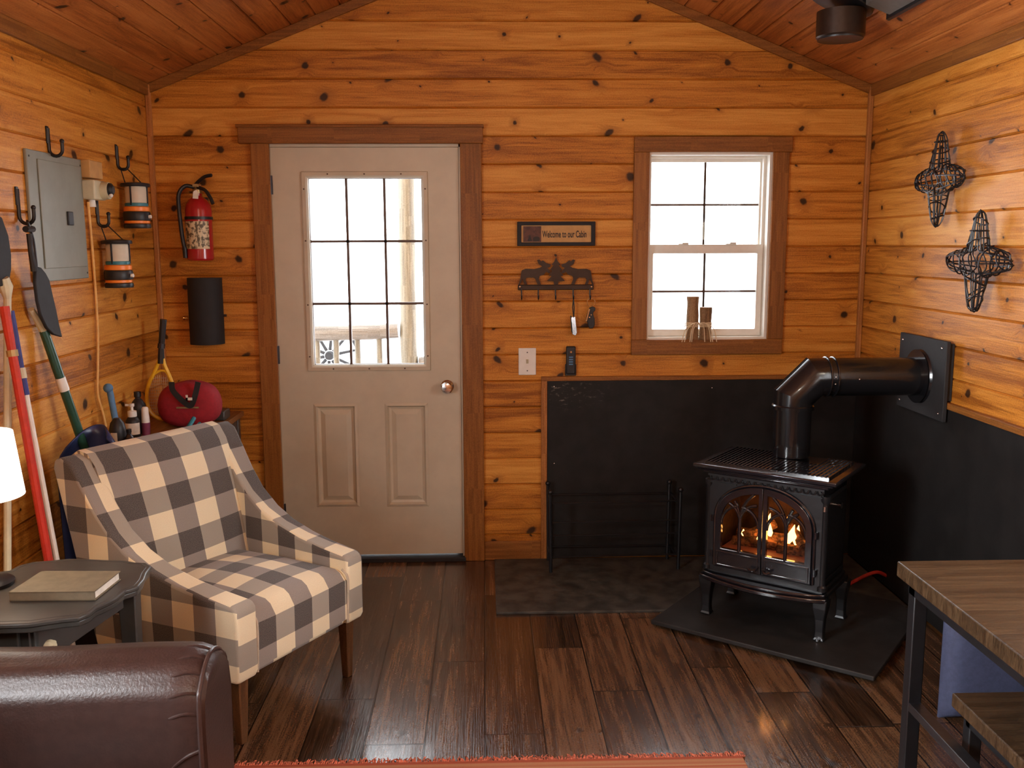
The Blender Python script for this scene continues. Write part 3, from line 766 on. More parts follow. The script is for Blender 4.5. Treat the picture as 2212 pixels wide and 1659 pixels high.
# two cut logs tied with raffia on the window sill
t = thing('log_bundle', 'two short upright log candle holders tied with raffia on the window sill', 'candle holder', (1.085, -.035, 1.140))
def stump(x0, x1, y0, ztop, yy, seed):
    a, b = bk(x0, y0, yy), bk(x1, y0, yy); r = (b.x-a.x)/2; rnd = random.Random(seed); n = 18
    prof = [(r*(1+rnd.uniform(-.05, .05)), 1.140+(a.z-1.140)*i/7) for i in range(8)]
    return MB().lathe([(q, z) for q, z in prof], ((a.x+b.x)/2, yy, 0), n), ((a.x+b.x)/2, yy, a.z), r
for args, nm in (((1484, 1510, 641, 0, -.002, 3), 'log'), ((1512, 1538, 664, 0, -.006, 4), 'log')):
    m_, top, r = stump(*args)
    lo = obj(nm, m_, 'birch', parent=t, world=True, smooth=30)
    obj('cut_end', MB().lathe([(r*.9, 0), (r*.9, .001)], top, 18), 'cut_wood', parent=lo, world=True)
rb = MB(); c = bk(1511, 702, -.05)
loop = [(c.x-.064, .0, c.z), (c.x-.058, -.030, c.z), (c.x, -.048, c.z), (c.x+.058, -.036, c.z), (c.x+.070, .0, c.z)]
for dz in (-.009, -.003, .003, .009): rb.tube([(x, y, z+dz) for x, y, z in smooth_path(loop)], .0025, 5)
for s, l in ((-1, .085), (1, .07), (-1, .045), (1, .09), (-.4, .09), (.5, .06), (-1.2, .06), (1.2, .05)):
    rb.tube(smooth_path([(c.x, -.048, c.z), (c.x+s*.02, -.056, c.z+.012), (c.x+s*l*.8, -.05, c.z-.02), (c.x+s*l, -.045, c.z-.085)]), .0022, 5)
obj('raffia_tie', rb, 'raffia', parent=t, world=True)

# ------------------------------------------------------------------ heat shields and hearth
hs = obj('heat_shield', MB().box((.313, -.014, .012), (XR-.0015, -.002, .936)), 'heat_scuffed', bevel=.002)
for x_, y_ in ((1197, 835), (1197, 1001), (1538, 838), (1197, 1180)): obj('screw', MB().sphere(bk(x_, y_, -.015), .0045, 6), 'steel', parent=hs, world=True)
tag(hs, 'large black heat shield panel on the back wall behind the stove', 'heat shield', 'black heat shields in the stove corner')
hs = obj('heat_shield', MB().box((XR-.014, -3.9, .012), (XR-.002, -.016, .945)), 'heat', bevel=.002)
tag(hs, 'large black heat shield panel on the right wall under the flue plate', 'heat shield', 'black heat shields in the stove corner')
pins = MB()
hp = obj('hearth_pad', MB().box((.042, -.735, 0), (XR-.02, -.03, .012)), 'tile', bevel=.002)
tag(hp, 'flat dark grey hearth mat lying against the back wall beside the door', 'hearth pad')
TH = math.radians(-37.5); SO = Vector((1.24, -.85, 0)); SA = Vector((math.cos(TH), math.sin(TH), 0)); SB = Vector((-math.sin(TH), math.cos(TH), 0))
sp_ = MB().prism([(-.405, -.362, .0125), (.515, -.362, .0125), (.515, .34, .0125), (.40, .46, .0125), (-.405, .46, .0125)], (0, 0, .020))
o = obj('stove_pad', sp_, 'tile_edge', bevel=.004, origin=(0, 0, 0)); o.location = SO; o.rotation_euler = (0, 0, TH)
tag(o, 'black stone pad set at an angle under the gas stove', 'hearth pad')
PADZ = .0325
# log rack
lr = thing('log_rack', 'low black metal firewood rack standing against the left of the heat shield', 'log rack', (.64, -.14, .012))
W = dict(parent=lr, world=True)
for x, y in ((.318, -.235), (.318, -.06), (.955, -.215), (.930, -.06)):
    b = MB().tube([(x, y, .012), (x-.004*(1 if x < .5 else -1), y, .41)], .0085, 8).sphere((x-.004*(1 if x < .5 else -1), y, .418), .013, 8)
    obj('post', b, 'black', **W)
for z in (.36, .262, .195, .085):
    obj('rail', MB().tube([(.318, -.225, z), (.955, -.205, z)], .0045, 6), 'black', **W)
for z in (.36, .085):
    obj('rail', MB().tube([(.318, -.06, z), (.930, -.06, z)], .0045, 6), 'black', **W)
for x, y0 in ((.318, -.235), (.942, -.21)):
    for z in (.36, .085): obj('end_bar', MB().tube([(x, y0, z), (x, -.06, z)], .0045, 6), 'black', **W)

# ------------------------------------------------------------------ gas stove
st = thing('gas_stove', 'black cast iron gas stove with arched gothic glass doors and a fire burning', 'stove', SO+Vector((0, 0, PADZ)), TH)
Z0 = -PADZ
def so(name, mb, mat, parent=st, **k):
    mb.v = [v+Vector((0, 0, Z0)) for v in mb.v] if parent is st else mb.v
    return obj(name, mb, mat, parent, **k)
FY = -.165                     # front face
for sx in (-1, 1):
    for sy in (-1, 1):
        x, y = sx*.245, (-.15 if sy < 0 else .13)
        l = MB()
        pts = [(.030, .205), (.027, .17), (.019, .12), (.017, .07), (.019, .045), (.024, .0335)]
        for (w0, za), (w1, zb) in zip(pts, pts[1:]):
            l.hexa([(x-w1, y-w1, zb), (x+w1, y-w1, zb), (x+w1, y+w1, zb), (x-w1, y+w1, zb)], [(x-w0, y-w0, za), (x+w0, y-w0, za), (x+w0, y+w0, za), (x-w0, y+w0, za)])
        lg = so('leg', l, 'iron_dull', bevel=.004)
        if sx > 0 and sy < 0: obj('foot_leveler', MB().lathe([(.010, .0), (.010, .008)], (x, y-.026, .004), 10), 'steel', lg)
# bottom moulding and the curved hearth lip
so('base', MB().box((-.262, -.16, .20), (.262, .155, .222)).box((-.25, -.15, .222), (.25, .15, .240)), 'iron_dull', bevel=.005)
lip = [(.275*math.cos(PI+PI*i/24) if 0 else -.272+.544*i/24, FY-.012-.062*math.sin(PI*i/24)**.8) for i in range(25)]
so('hearth_lip', MB().prism([(x, y, .196) for x, y in lip]+[(.272, -.14, .196), (-.272, -.14, .196)], (0, 0, .018)).prism([(x*.965, y+.010, .214) for x, y in lip]+[(.262, -.14, .214), (-.262, -.14, .214)], (0, 0, .014)), 'iron', bevel=.004)
# body shell
BX = .238
so('side_panel', MB().box((-BX, FY+.012, .238), (-BX+.018, .15, .655)).box((-BX-.008, FY+.03, .25), (-BX, .13, .27)).box((-BX-.008, FY+.03, .60), (-BX, .13, .62)), 'iron_dull', bevel=.004)
so('side_panel', MB().box((BX-.018, FY+.012, .238), (BX, .15, .655)).box((BX, FY+.03, .25), (BX+.008, .13, .27)).box((BX, FY+.03, .60), (BX+.008, .13, .62)), 'iron_dull', bevel=.004)
so('back_panel', MB().box((-BX, .135, .238), (BX, .15, .655)), 'iron_dull')
for s in (-1, 1):
    c = MB().lathe([(.020, .238), (.020, .255), (.014, .262), (.014, .60), (.020, .610), (.020, .63)], (s*.245, FY+.012, 0), 14)
    so('corner_column', c, 'iron_dull')
# arched front
def arch(hw, zs, zt, n=28):
    return [(hw*math.cos(PI*i/n), zs+(zt-zs)*math.sin(PI*i/n)**.9) for i in range(n+1)]
AZ0, AZS, AZT, AHW = .262, .470, .628, .205
def outline(hw, z0, zs, zt): return [(hw, z0)]+arch(hw, zs, zt)+[(-hw, z0)]
ao = outline(AHW+.004, AZ0-.006, AZS, AZT+.004)
def boxed(pts, x0, x1, z0, z1):
    out = []
    for x, z in pts:
        if z <= AZ0: out.append((x1 if x > 0 else x0, z0)); continue
        t = math.atan2(z-.45, x); dx, dz = math.cos(t), math.sin(t); k = min((x1 if dx > 0 else -x0)/max(abs(dx), 1e-6), ((z1-.45) if dz > 0 else (.45-z0))/max(abs(dz), 1e-6))
        out.append((dx*k, .45+dz*k))
    return out
bo = boxed(ao, -BX, BX, .238, .655)
so('front_frame', MB().ring([(x, FY, z) for x, z in bo], [(x, FY, z) for x, z in ao], (0, .012, 0)), 'iron_dull', smooth=20)
so('arch_moulding', MB().tube([(x, FY-.003, z) for x, z in outline(AHW+.006, AZ0, AZS, AZT+.006)], .007, 8), 'iron')
# frieze of little arches under the top
fz = MB()
for i in range(17):
    x = -.225+.45*i/16; fz.tube([(x-.012, FY-.004, .652)]+[(x+.012*math.cos(PI-PI*k/6), FY-.004, .648-.016*math.sin(PI*k/6)) for k in range(7)]+[(x+.012, FY-.004, .652)], .0035, 5)
fz.box((-.244, FY-.010, .650), (.244, FY+.01, .662))
fz.box((-.236, FY-.008, .620), (-.12, FY+.004, .626)).box((.12, FY-.008, .620), (.236, FY+.004, .626))
so('frieze', fz, 'iron_dull')
# top plate with grille
tp = MB().box((-.262, -.185, .660), (.262, .165, .674)).box((-.300, -.212, .684), (.300, .192, .702)).box((-.284, -.200, .674), (.284, .18, .684))
tpo = so('top_plate', tp, 'iron', bevel=.005)
gr = MB()
for i in range(31):
    x = -.255+.51*i/30
    if -.02 < x < .15:
        gr.box((x-.0035, -.175, .702), (x+.0035, .03, .711))
    else: gr.box((x-.0035, -.175, .702), (x+.0035, .165, .711))
for j in range(9):
    y = -.175+.34*j/8
    if y > .04: gr.box((-.26, y-.003, .702), (-.03, y+.003, .709)).box((.155, y-.003, .702), (.26, y+.003, .709))
    else: gr.box((-.26, y-.003, .702), (.26, y+.003, .709))
obj('grille', MB().add([v+Vector((0, 0, Z0)) for v in gr.v], gr.f), 'iron', tpo)
# doors: half an arch each, with tracery and glass
GZ0 = .345
for s in (-1, 1):
    n = 28
    half = [(x, z) for x, z in arch(AHW, AZS, AZT) if x*s >= -1e-6]
    if s < 0: half = half
    half = sorted(half, key=lambda p: abs(p[0]))            # from the crown outward
    outer = [(s*.002, AZ0), (s*.002, AZT)]+[(x, z) for x, z in half if abs(x) > .004]+[(s*AHW, AZ0)]
    k = (AHW-.026)/AHW
    inner = [(s*.018, GZ0), (s*.018, AZT-.028)]+[(x*k, AZS+(z-AZS)*(AZT-.028-AZS)/(AZT-AZS)) for x, z in half if abs(x) > .004]+[(s*AHW*k, GZ0)]
    inner[2:-1] = [(s*max(abs(x), .0185), z) for x, z in inner[2:-1]]
    dr = so('door', MB().ring([(x, FY-.016, z) for x, z in outer], [(x, FY-.016, z) for x, z in inner], (0, .02, 0)), 'iron', bevel=.004, smooth=30)
    def dz(mb): return MB().add([v+Vector((0, 0, Z0)) for v in mb.v], mb.f)
    tr = MB(); mx = s*.098; yy = FY-.010
    tr.tube([(mx, yy, GZ0-.004), (mx, yy, .470)], .0078, 8)
    top_in = lambda x: AZS+(AZT-.028-AZS)*math.sin(math.acos(min(1, abs(x)/(AHW*k))))**.9
    def clip(pts): return [p for p in pts if p[2] <= top_in(p[0])+.002 and abs(p[0]) <= AHW*k+.002]
    for cxx, r, a0, a1 in ((mx+s*.082, .082, PI, PI-1.45), (mx-s*.082, .082, 0, 1.45), (mx+s*.17, .17, PI, PI-1.1), (mx-s*.17, .17, 0, 1.0)):
        pts = [(cxx+(s*r*math.cos(a0+(a1-a0)*i/14)), yy, .470+r*.98*math.sin(a0+(a1-a0)*i/14)) for i in range(15)]
        pts = clip(pts)
        if len(pts) > 2: tr.tube(pts, .0066, 8)
    for cxx, r, a0, a1 in ((s*.018+s*.082+0, .082, PI, PI-1.45), (s*AHW*k-s*.082, .082, 0, 1.45)):
        pts = [(cxx+(s*r*math.cos(a0+(a1-a0)*i/14)), yy, .455+r*.98*math.sin(a0+(a1-a0)*i/14)) for i in range(15)]
        pts = clip(pts)
        if len(pts) > 2: tr.tube(pts, .0066, 8)
    obj('tracery', dz(tr), 'iron', dr)
    gl = [(x, FY+.0, z) for x, z in inner]
    obj('door_glass', dz(MB().prism(gl, (0, .003, 0))), 'stove_glass', dr, smooth=0)
    lp = MB().ring([(s*.012, FY-.020, AZ0+.006), (s*(AHW-.008), FY-.020, AZ0+.006), (s*(AHW-.008), FY-.020, GZ0-.012), (s*.012, FY-.020, GZ0-.012)], [(s*.020, FY-.020, AZ0+.014), (s*(AHW-.016), FY-.020, AZ0+.014), (s*(AHW-.016), FY-.020, GZ0-.020), (s*.020, FY-.020, GZ0-.020)], (0, .006, 0))
    obj('lower_panel', dz(lp), 'iron', dr, bevel=.002)
    obj('door_pull', dz(MB().tube(smooth_path([(s*.012, FY-.018, .292), (s*.016, FY-.036, .286), (s*.032, FY-.040, .280), (s*.046, FY-.034, .286)]), .0055, 8)), 'iron', dr)
    for z in (.30, .455): so('hinge', MB().lathe([(.008, 0), (.008, .028)], (s*(AHW+.014), FY-.010, z), 10), 'iron')
so('side_knob', MB().lathe([(.006, 0), (.006, .02), (.012, .022), (.012, .032)], (BX, -.02, .565), 12, 0), 'steel')
so('hinge', MB().lathe([(.009, 0), (.009, .02)], (BX+.010, FY+.0, .57), 10), 'steel')
# firebox, logs and flames
fb = MB().box((-.212, .09, .30), (.212, .10, .60)).box((-.215, FY+.03, .30), (-.205, .09, .60)).box((.205, FY+.03, .30), (.215, .09, .60)).box((-.212, FY+.015, .318), (.212, .10, .330)).box((-.212, FY+.03, .60), (.212, .10, .61))
so('firebox', fb, 'firebrick')
def flog(a, b, r, seed): return logm(a, b, r, seed, 9, 7)
ls = so('gas_log', flog((-.18, .02, .355), (.19, .035, .362), .030, 1), 'gas_log')
for a, b, r, sd in (((-.17, -.07, .350), (.02, -.04, .352), .024, 2), ((.03, -.06, .350), (.18, -.05, .352), .025, 3), ((-.12, -.06, .375), (-.02, .03, .425), .022, 4), ((.14, -.07, .372), (.05, .03, .425), .022, 5)):
    so('gas_log', flog(a, b, r, sd), 'gas_log')
so('ember_bed', MB().box((-.19, FY+.025, .330), (.19, .05, .337)), 'ember')
def flame(x, y, z, h, w, lean):
    return MB().lathe([(w*.45, 0), (w, h*.25), (w*.8, h*.5), (w*.35, h*.8), (.001, h)], (x, y, z), 8), lean
for x, y, z, h, w, ln in ((-.045, -.045, .375, .115, .020, .25), (-.062, -.06, .345, .055, .010, .1), (.062, -.04, .372, .085, .018, .3), (.098, -.045, .370, .075, .012, -.2), (.150, -.05, .372, .065, .011, 0), (-.13, -.05, .372, .03, .010, 0), (-.02, -.03, .385, .07, .014, -.1), (.085, .0, .385, .06, .013, .1)):
    m_, ln = flame(x, y, z, h, w, ln)
    m_.v = [Vector((v.x+ln*(v.z-z), (v.y-y)*.5+y, v.z)) for v in m_.v]
    so('flame', m_, 'flame')

# ------------------------------------------------------------------ flue pipe
PX, PY, PR = 1.318, -.752, .082
fp = thing('flue_pipe', 'black flue pipe rising from the stove and bending into the right wall', 'flue pipe', (PX, PY, .7118))
W = dict(parent=fp, world=True)
obj('vertical_pipe', MB().lathe([(PR-.004, .7118), (PR-.004, .93)], (PX, PY, 0), 28), 'pipe', **W)
obj('collar', MB().lathe([(PR+.006, .915), (PR+.006, .930), (PR+.001, .935)], (PX, PY, 0), 28), 'pipe', **W)
def gore(pts, r): return MB().tube(pts, r, 28, cap=False)
ZC = 1.052
obj('elbow', MB().tube([(PX, PY, .932), (PX, PY, ZC-.086), (PX+.086, PY, ZC), (PX+.135, PY, ZC)], PR, 32, mitre=True), 'pipe', smooth=18, **W)
obj('seam', MB().tube([(PX-PR, PY-.001, ZC-.086+.034), (PX+.086-.034, PY-.001, ZC+PR)], .004, 6), 'pipe', **W)
obj('horizontal_pipe', MB().tube([(PX+.13, PY, ZC), (XR-.045, PY, ZC)], PR, 28), 'pipe', **W)
for x in (PX+.135, PX+.165): obj('collar', MB().tube(arc((x, PY, ZC), PR+.002, 0, 2*PI, 32, (0, 1, 0))[:-1], .0045, 8, True), 'pipe', **W)
for x, z, y in ((PX+.15, ZC+.01, -.081), (PX+.15, ZC-.02, -.079), (PX+.25, ZC+.0, -.082)): obj('screw', MB().sphere((x, PY+y, z), .004, 6), 'steel', **W)
a, b = rt(1965, 715), rt(2060, 905)
py0, py1, pz0, pz1 = -.972, -.545, .892, 1.222
obj('wall_plate', MB().box((XR-.040, py0, pz0), (XR-.0225, py1, pz1)).box((XR-.0225, py0+.01, .976), (XR-.0005, py1-.01, pz1-.01)), 'black_matte', bevel=.003, **W)
obj('flue_ring', MB().lathe([(.115, -.056), (.110, -.048), (.118, -.038)], (XR, PY, ZC), 32, 0), 'pipe', **W)
for y in (py0+.035, py1-.035):
    for z in (pz0+.03, pz1-.03): obj('screw', MB().sphere((XR-.041, y, z), .0055, 6), 'steel', **W)

# ------------------------------------------------------------------ wire sculptures on the right wall
def wire_star(c, La, Lb, seed):
    """four tapering wire cages round a small open centre"""
    rnd = random.Random(seed); mb = MB()
    def P(s, z, d): return Vector((c.x-d, c.y+s, c.z+z))
    for (dx, dz, L_, w0, wd) in ((0, 1, La, .055, .036), (0, -1, La, .055, .034), (1, 0, Lb, .058, .036), (-1, 0, Lb, .058, .036)):
        def cage(t, th, k=1.0, j=0.0):
            al = .040+(L_-.040)*t; w = (1-.50*t)*math.sqrt(max(0, 1-t**7))*k
            s_ = w0*w*math.cos(th)+j; d_ = wd*w*math.sin(th)
            return P(s_, al*dz, d_) if dz else P(al*dx, s_, d_)
        for i in range(5):                     # hairpins: out on one side, back on the other
            th = PI*i/5+rnd.uniform(-.2, .2); tm = rnd.uniform(.86, 1.0); j = rnd.uniform(-.006, .006); k = rnd.uniform(.7, 1.05)
            pts = [cage(tm*x/7, th, k, j) for x in range(8)]+[cage(tm*x/7, th+PI, k, j) for x in range(7, -1, -1)]
            mb.tube(smooth_path(pts, 2), .0027, 5)
        for q in (.22, .50, .74):
            tl = rnd.uniform(-.16, .16); ph = rnd.uniform(0, 6)
            mb.tube([cage(min(.97, q+tl*math.cos(2*PI*k/16+ph)), 2*PI*k/16, 1.04) for k in range(16)], .0028, 5, True)
    for r_, d_ in ((.040, .03), (.045, -.03), (.052, 0)):
        mb.tube([P(r_*(1+.2*abs(math.cos(2*a)))*math.cos(a), r_*(1+.2*abs(math.cos(2*a)))*math.sin(a), d_+.006*math.sin(3*a)) for a in (2*PI*k/28 for k in range(28))], .0027, 5, True)
    for k in range(4):                         # curved wires joining neighbouring arms
        a = PI/4+k*PI/2
        for r0, dd in ((.058, .025), (.064, -.025)):
            pts = [P((r0+.075*abs(e)**1.6)*math.cos(a+e*.62), (r0+.075*abs(e)**1.6)*math.sin(a+e*.62), dd*(1-abs(e)*.5)) for e in (-1, -.6, -.25, .25, .6, 1)]
            mb.tube(smooth_path(pts, 3), .0027, 5)
    mb.tube([P(0, .05, -.03), Vector((XR, c.y, c.z+.06))], .003, 5)
    return mb
c1 = rt(2028, 388, .06); c2 = rt(2111, 566, .06)
o = obj('wall_sculpture', wire_star(c1, .188, .205, 5), 'black')
tag(o, 'upper black wire star sculpture on the right wall, nearer the corner', 'wall sculpture', 'wire stars on the right wall')
o = obj('wall_sculpture', wire_star(c2, .190, .235, 11), 'black')
tag(o, 'lower black wire star sculpture on the brightly lit right wall planks', 'wall sculpture', 'wire stars on the right wall')
# ------------------------------------------------------------------ things on the left wall
ep = thing('electrical_panel', 'grey painted electrical panel door on the left wall', 'electrical panel', (XL, -1.05, 1.488))
W = dict(parent=ep, world=True)
obj('cover', MB().box((XL, -1.273, 1.488), (XL+.012, -.822, 1.954)), 'grey_paint', bevel=.003, **W)
dpan = obj('door', MB().box((XL+.012, -1.200, 1.535), (XL+.017, -.845, 1.925)), 'grey_paint', bevel=.002, **W)
p = lf(150, 472, .017)
obj('latch', MB().box((p.x-.002, p.y-.022, p.z-.026), (p.x+.008, p.y+.022, p.z+.026)), 'black_plastic', parent=dpan, world=True, bevel=.003)
for y in (-1.255, -.835):
    for z in (1.51, 1.93): obj('screw', MB().lathe([(.004, 0), (.003, .002)], (XL+.012, y, z), 8, 0), 'dark_steel', **W)

def wall_hook(px, py, ln, out, label):
    a = lf(px, py, .006)
    z0 = a.z-ln; r = out/2
    pts = [(a.x, a.y, a.z), (a.x, a.y, z0+r)]+[(a.x+r-r*math.cos(PI*i/8), a.y, z0+r-r*math.sin(PI*i/8)) for i in range(1, 9)]+[(a.x+2*r, a.y, z0+r+.028)]
    t = thing('wall_hook', label, 'hook', (XL, a.y, z0), 0, 'black hooks on the left wall')
    obj('hook', MB().tube(pts, .0065, 8).sphere((a.x+2*r, a.y, z0+r+.030), .0085, 8), 'black', parent=t, world=True)
    obj('back_plate', MB().box((XL, a.y-.009, a.z-.055), (XL+.006, a.y+.009, a.z+.008)), 'black', parent=t, world=True, bevel=.002)
    return Vector((a.x+r, a.y, z0+.006))
wall_hook(103, 277, .100, .048, 'empty black wall hook just above the grey electrical panel')
h2 = wall_hook(252, 316, .100, .046, 'black wall hook holding the upper lantern')
h3 = wall_hook(209, 434, .105, .044, 'black wall hook holding the lower lantern beside the yellow cable')
h4 = wall_hook(37, 408, .118, .050, 'black wall hook at the left edge holding the black blade tool')
def lantern(h, px, ytop, ybot, label):
    y = h.y+.02; c = at(px, ytop, 1, y); b = at(px, ybot, 1, y)
    H = c.z-b.z; x = max(c.x, XL+.068)
    t = thing('camping_lantern', label, 'lantern', (x, y, b.z), 0, 'camping lanterns hung on the left wall')
    R = .056
    L_ = lambda a: [(r*R, z*H) for r, z in a]
    obj('base', MB().lathe(L_([(1.0, 0), (1.04, .03), (1.02, .085), (.9, .10)]), (0, 0, 0), 24), 'black_plastic', t)
    obj('orange_ring', MB().lathe(L_([(.92, .10), (.96, .11), (.96, .155), (.92, .165)]), (0, 0, 0), 24), 'orange', t)
    bd = obj('battery_body', MB().lathe(L_([(1.0, .165), (1.03, .19), (1.03, .33), (.98, .36)]), (0, 0, 0), 24), 'black_plastic', t)
    obj('switch_knob', MB().lathe([(.008, 0), (.008, .010), (.005, .012)], (R*1.0, -.012, .25*H), 12, 0), 'white', bd)
    obj('orange_ring', MB().lathe(L_([(.90, .36), (.97, .375), (.97, .455), (.88, .475)]), (0, 0, 0), 24), 'orange', t)
    obj('collar', MB().lathe(L_([(.84, .475), (.86, .48), (.86, .54), (.80, .55)]), (0, 0, 0), 24), 'teal', t)
    obj('globe', MB().lathe(L_([(.78, .55), (.80, .57), (.80, .88), (.76, .905)]), (0, 0, 0), 24), 'lantern_glass', t)
    for k in range(3):
        a = .4+2*PI*k/3; obj('guard_post', MB().tube([(R*.84*math.cos(a), R*.84*math.sin(a), .5*H), (R*.84*math.cos(a), R*.84*math.sin(a), .91*H)], .004, 6), 'black_plastic', t)
    obj('cap', MB().lathe(L_([(1.08, .905), (1.12, .93), (1.08, .975), (.5, 1.0)]), (0, 0, 0), 24), 'black_plastic', t)
    top = Vector((h.x-x, h.y-y, h.z-b.z+.002))
    obj('bail', MB().tube([(-R*.75, 0, .97*H), (top.x-.012, top.y-.003, top.z), (top.x+.012, top.y+.003, top.z), (R*.55, .0, .97*H)], .0026, 6), 'black', t)
lantern(h2, 285, 394, 493, 'upper orange and black camping lantern, hanging nearest the corner of the left wall')
lantern(h3, 245, 517, 621, 'lower orange and black camping lantern, hanging beside the yellow cable')

p0, p1 = lf(168, 345, .0), lf(206, 378, .0)
ob = obj('outlet_box', MB().box((XL, -.815, 1.885), (XL+.042, -.69, 1.955)), 'sign_tan', bevel=.003)
tag(ob, 'tan surface-mounted outlet box beside the electrical panel', 'outlet')
al = thing('gas_detector', 'cream plug-in detector with a round black lens beside the electrical panel', 'detector', (XL, -.765, 1.80))
W = dict(parent=al, world=True)
obj('body', MB().box((XL, -.815, 1.800), (XL+.055, -.700, 1.878)), 'cream', bevel=.006, **W)
hd = obj('head', MB().lathe([(.034, 0), (.036, .01), (.034, .03)], (XL+.052, -.735, 1.838), 20, 0), 'cream', **W)
obj('lens', MB().lathe([(.028, 0), (.026, .012), (.015, .02)], (XL+.079, -.735, 1.842), 20, 0), 'black_plastic', parent=hd, world=True)
obj('indicator', MB().sphere((XL+.092, -.748, 1.818), .008, 8), 'white', parent=hd, world=True)
obj('plug', MB().lathe([(.016, 0), (.013, .03)], (XL+.02, -.765, 1.772), 12), 'white', **W)
cp = [lf(190, 436, .012), lf(196, 500, .010), lf(201, 560, .010), lf(207, 640, .010), lf(211, 720, .012), lf(211, 790, .012), lf(211, 850, .014), lf(221, 888, .02), lf(229, 922, .03)]
o = obj('power_cable', MB().tube(smooth_path(cp), .0055, 8), 'cable')
tag(o, 'thin yellow cable running down the left wall from the detector', 'cable')

# black blade tool on the fourth hook
mt = thing('machete', 'long black blade-shaped tool hanging point down in front of the electrical panel', 'tool', lf(128, 728, .05))
W = dict(parent=mt, world=True)
def L5(x, y, o=.055): return lf(x, y, o)
blade = [(72, 575), (82, 578), (92, 590), (100, 605), (108, 640), (115, 670), (121, 700), (128, 728), (110, 723), (95, 708), (82, 680), (75, 650), (70, 610)]
obj('blade', MB().prism([L5(*q, .050) for q in blade], (.012, 0, 0)), 'black_matte', bevel=.003, **W)
obj('handle', MB().tube([L5(63, 505), L5(66, 540), L5(74, 585)], [.010, .009, .012], 8), 'black_plastic', **W)
obj('guard', MB().tube([L5(55, 495), L5(71, 495)], .011, 8), 'black_plastic', **W)
obj('lanyard', MB().tube(smooth_path([h4, L5(60, 480), L5(72, 516), L5(78, 560), L5(80, 582)]), .004, 6), 'black_plastic', **W)

# shovel, poles and paddle leaning on the left wall
gt = lf(67, 668, .025); g1 = lf(94, 712, .03); s1 = bk(190, 990, -1.17); s1.x = max(s1.x, -1.50)
sh = thing('snow_shovel', 'blue snow shovel with a green shaft leaning scoop-down behind the plaid armchair', 'shovel', (-1.46, -1.18, .405))
W = dict(parent=sh, world=True)
d_ = (s1-g1)
obj('grip', MB().tube([gt, g1], [.011, .017], 10), 'cream', **W)
mid0, mid1 = g1+d_*.36, g1+d_*.46
obj('shaft', MB().tube([g1, mid0], .0165, 12), 'green_shaft', **W)
obj('shaft_sleeve', MB().tube([mid0, mid1], .018, 12), 'white', **W)['label'] = 'white sleeve halfway down the shaft'
obj('shaft', MB().tube([mid1, s1-d_*.02, s1+d_*.10], [.0165, .0165, .012], 12), 'green_shaft', **W)
sc = bk(190, 935, -1.15)
def scoop(u, v):
    x = (u-.5); w_ = .135*(1-.55*max(0, (v-.72)/.28)**2); bow = .055*(1-(2*x)**2)-.02
    return Vector((-1.455+2*x*w_, -1.175-.05*abs(2*x)**2+bow*.8+.02*(1-v), .405+.545*v-.035*abs(2*x)**3*max(0, v-.6)/.4))
so_ = obj('scoop', MB().grid(scoop, 16, 14), 'blue_scoop', smooth=60, **W)
m_ = so_.modifiers.new('thick', 'SOLIDIFY'); m_.thickness = .006
def pole(name, label, top, bot, segs, cat):
    t = thing(name, label, cat, bot)
    for nm, a, b, r0, r1, mat in segs:
        obj(nm, MB().tube([bot.lerp(top, a), bot.lerp(top, b)], [r0, r1], 10), mat, parent=t, world=True)
    return t
tp_ = bk(9, 662, -1.56); q = bk(104, 1205, -1.60); bt = tp_+(q-tp_)*((tp_.z-.0)/(tp_.z-q.z))
pole('ski_pole', 'red pole leaning against the left wall behind the side table', tp_, bt,
     [('grip', .90, 1.0, .014, .016, 'red_pole'), ('basket', .885, .90, .018, .018, 'skin_gold'), ('shaft', 0, .885, .0145, .0145, 'red_pole')], 'pole')
tp2 = bk(22, 672, -1.50); q = bk(76, 960, -1.53); bt2 = tp2+(q-tp2)*((tp2.z-.0)/(tp2.z-q.z))
pole('ski_pole', 'white pole with a blue grip leaning just right of the red pole', tp2, bt2,
     [('grip', .865, 1.0, .011, .013, 'blue_pole'), ('sleeve', .84, .865, .014, .014, 'cream'), ('grip', .80, .84, .012, .012, 'blue_pole'), ('shaft', 0, .80, .0085, .010, 'white')], 'pole')
pt = lf(-8, 490, .02); th_ = lf(14, 614, .03)
pd_ = thing('canoe_paddle', 'dark-bladed paddle with a pale throat leaning at the left edge of the view', 'paddle', (-1.583, -1.74, 0))
W = dict(parent=pd_, world=True)
bl = [(-60, 470), (-30, 452), (-4, 470), (10, 510), (16, 550), (16, 582), (12, 608), (-2, 618), (-30, 622), (-55, 600)]
obj('blade', MB().prism([lf(x, y, .012) for x, y in bl], (.014, 0, 0)), 'black_matte', bevel=.004, **W)
obj('throat', MB().tube([lf(8, 600, .024), lf(13, 620, .024), lf(16, 645, .024)], [.016, .022, .012], 10), 'cream', **W)
pb = lf(16, 640, .022); pe = Vector((-1.583, -1.74, 0))
obj('shaft', MB().tube([pb, pe], .012, 10), 'cream', **W)
bn = thing('storage_bin', 'dark storage bin on the floor behind the plaid armchair under the shovel', 'bin', (-1.48, -1.21, 0))
obj('body', MB().hexa([(-1.575, -1.35, 0), (-1.395, -1.35, 0), (-1.395, -1.075, 0), (-1.575, -1.075, 0)], [(-1.588, -1.36, .38), (-1.385, -1.36, .38), (-1.385, -1.065, .38), (-1.588, -1.065, .38)]), 'black_plastic', parent=bn, world=True, bevel=.01)
obj('lid', MB().box((-1.590, -1.365, .38), (-1.382, -1.062, .403)), 'charcoal', parent=bn, world=True, bevel=.006)

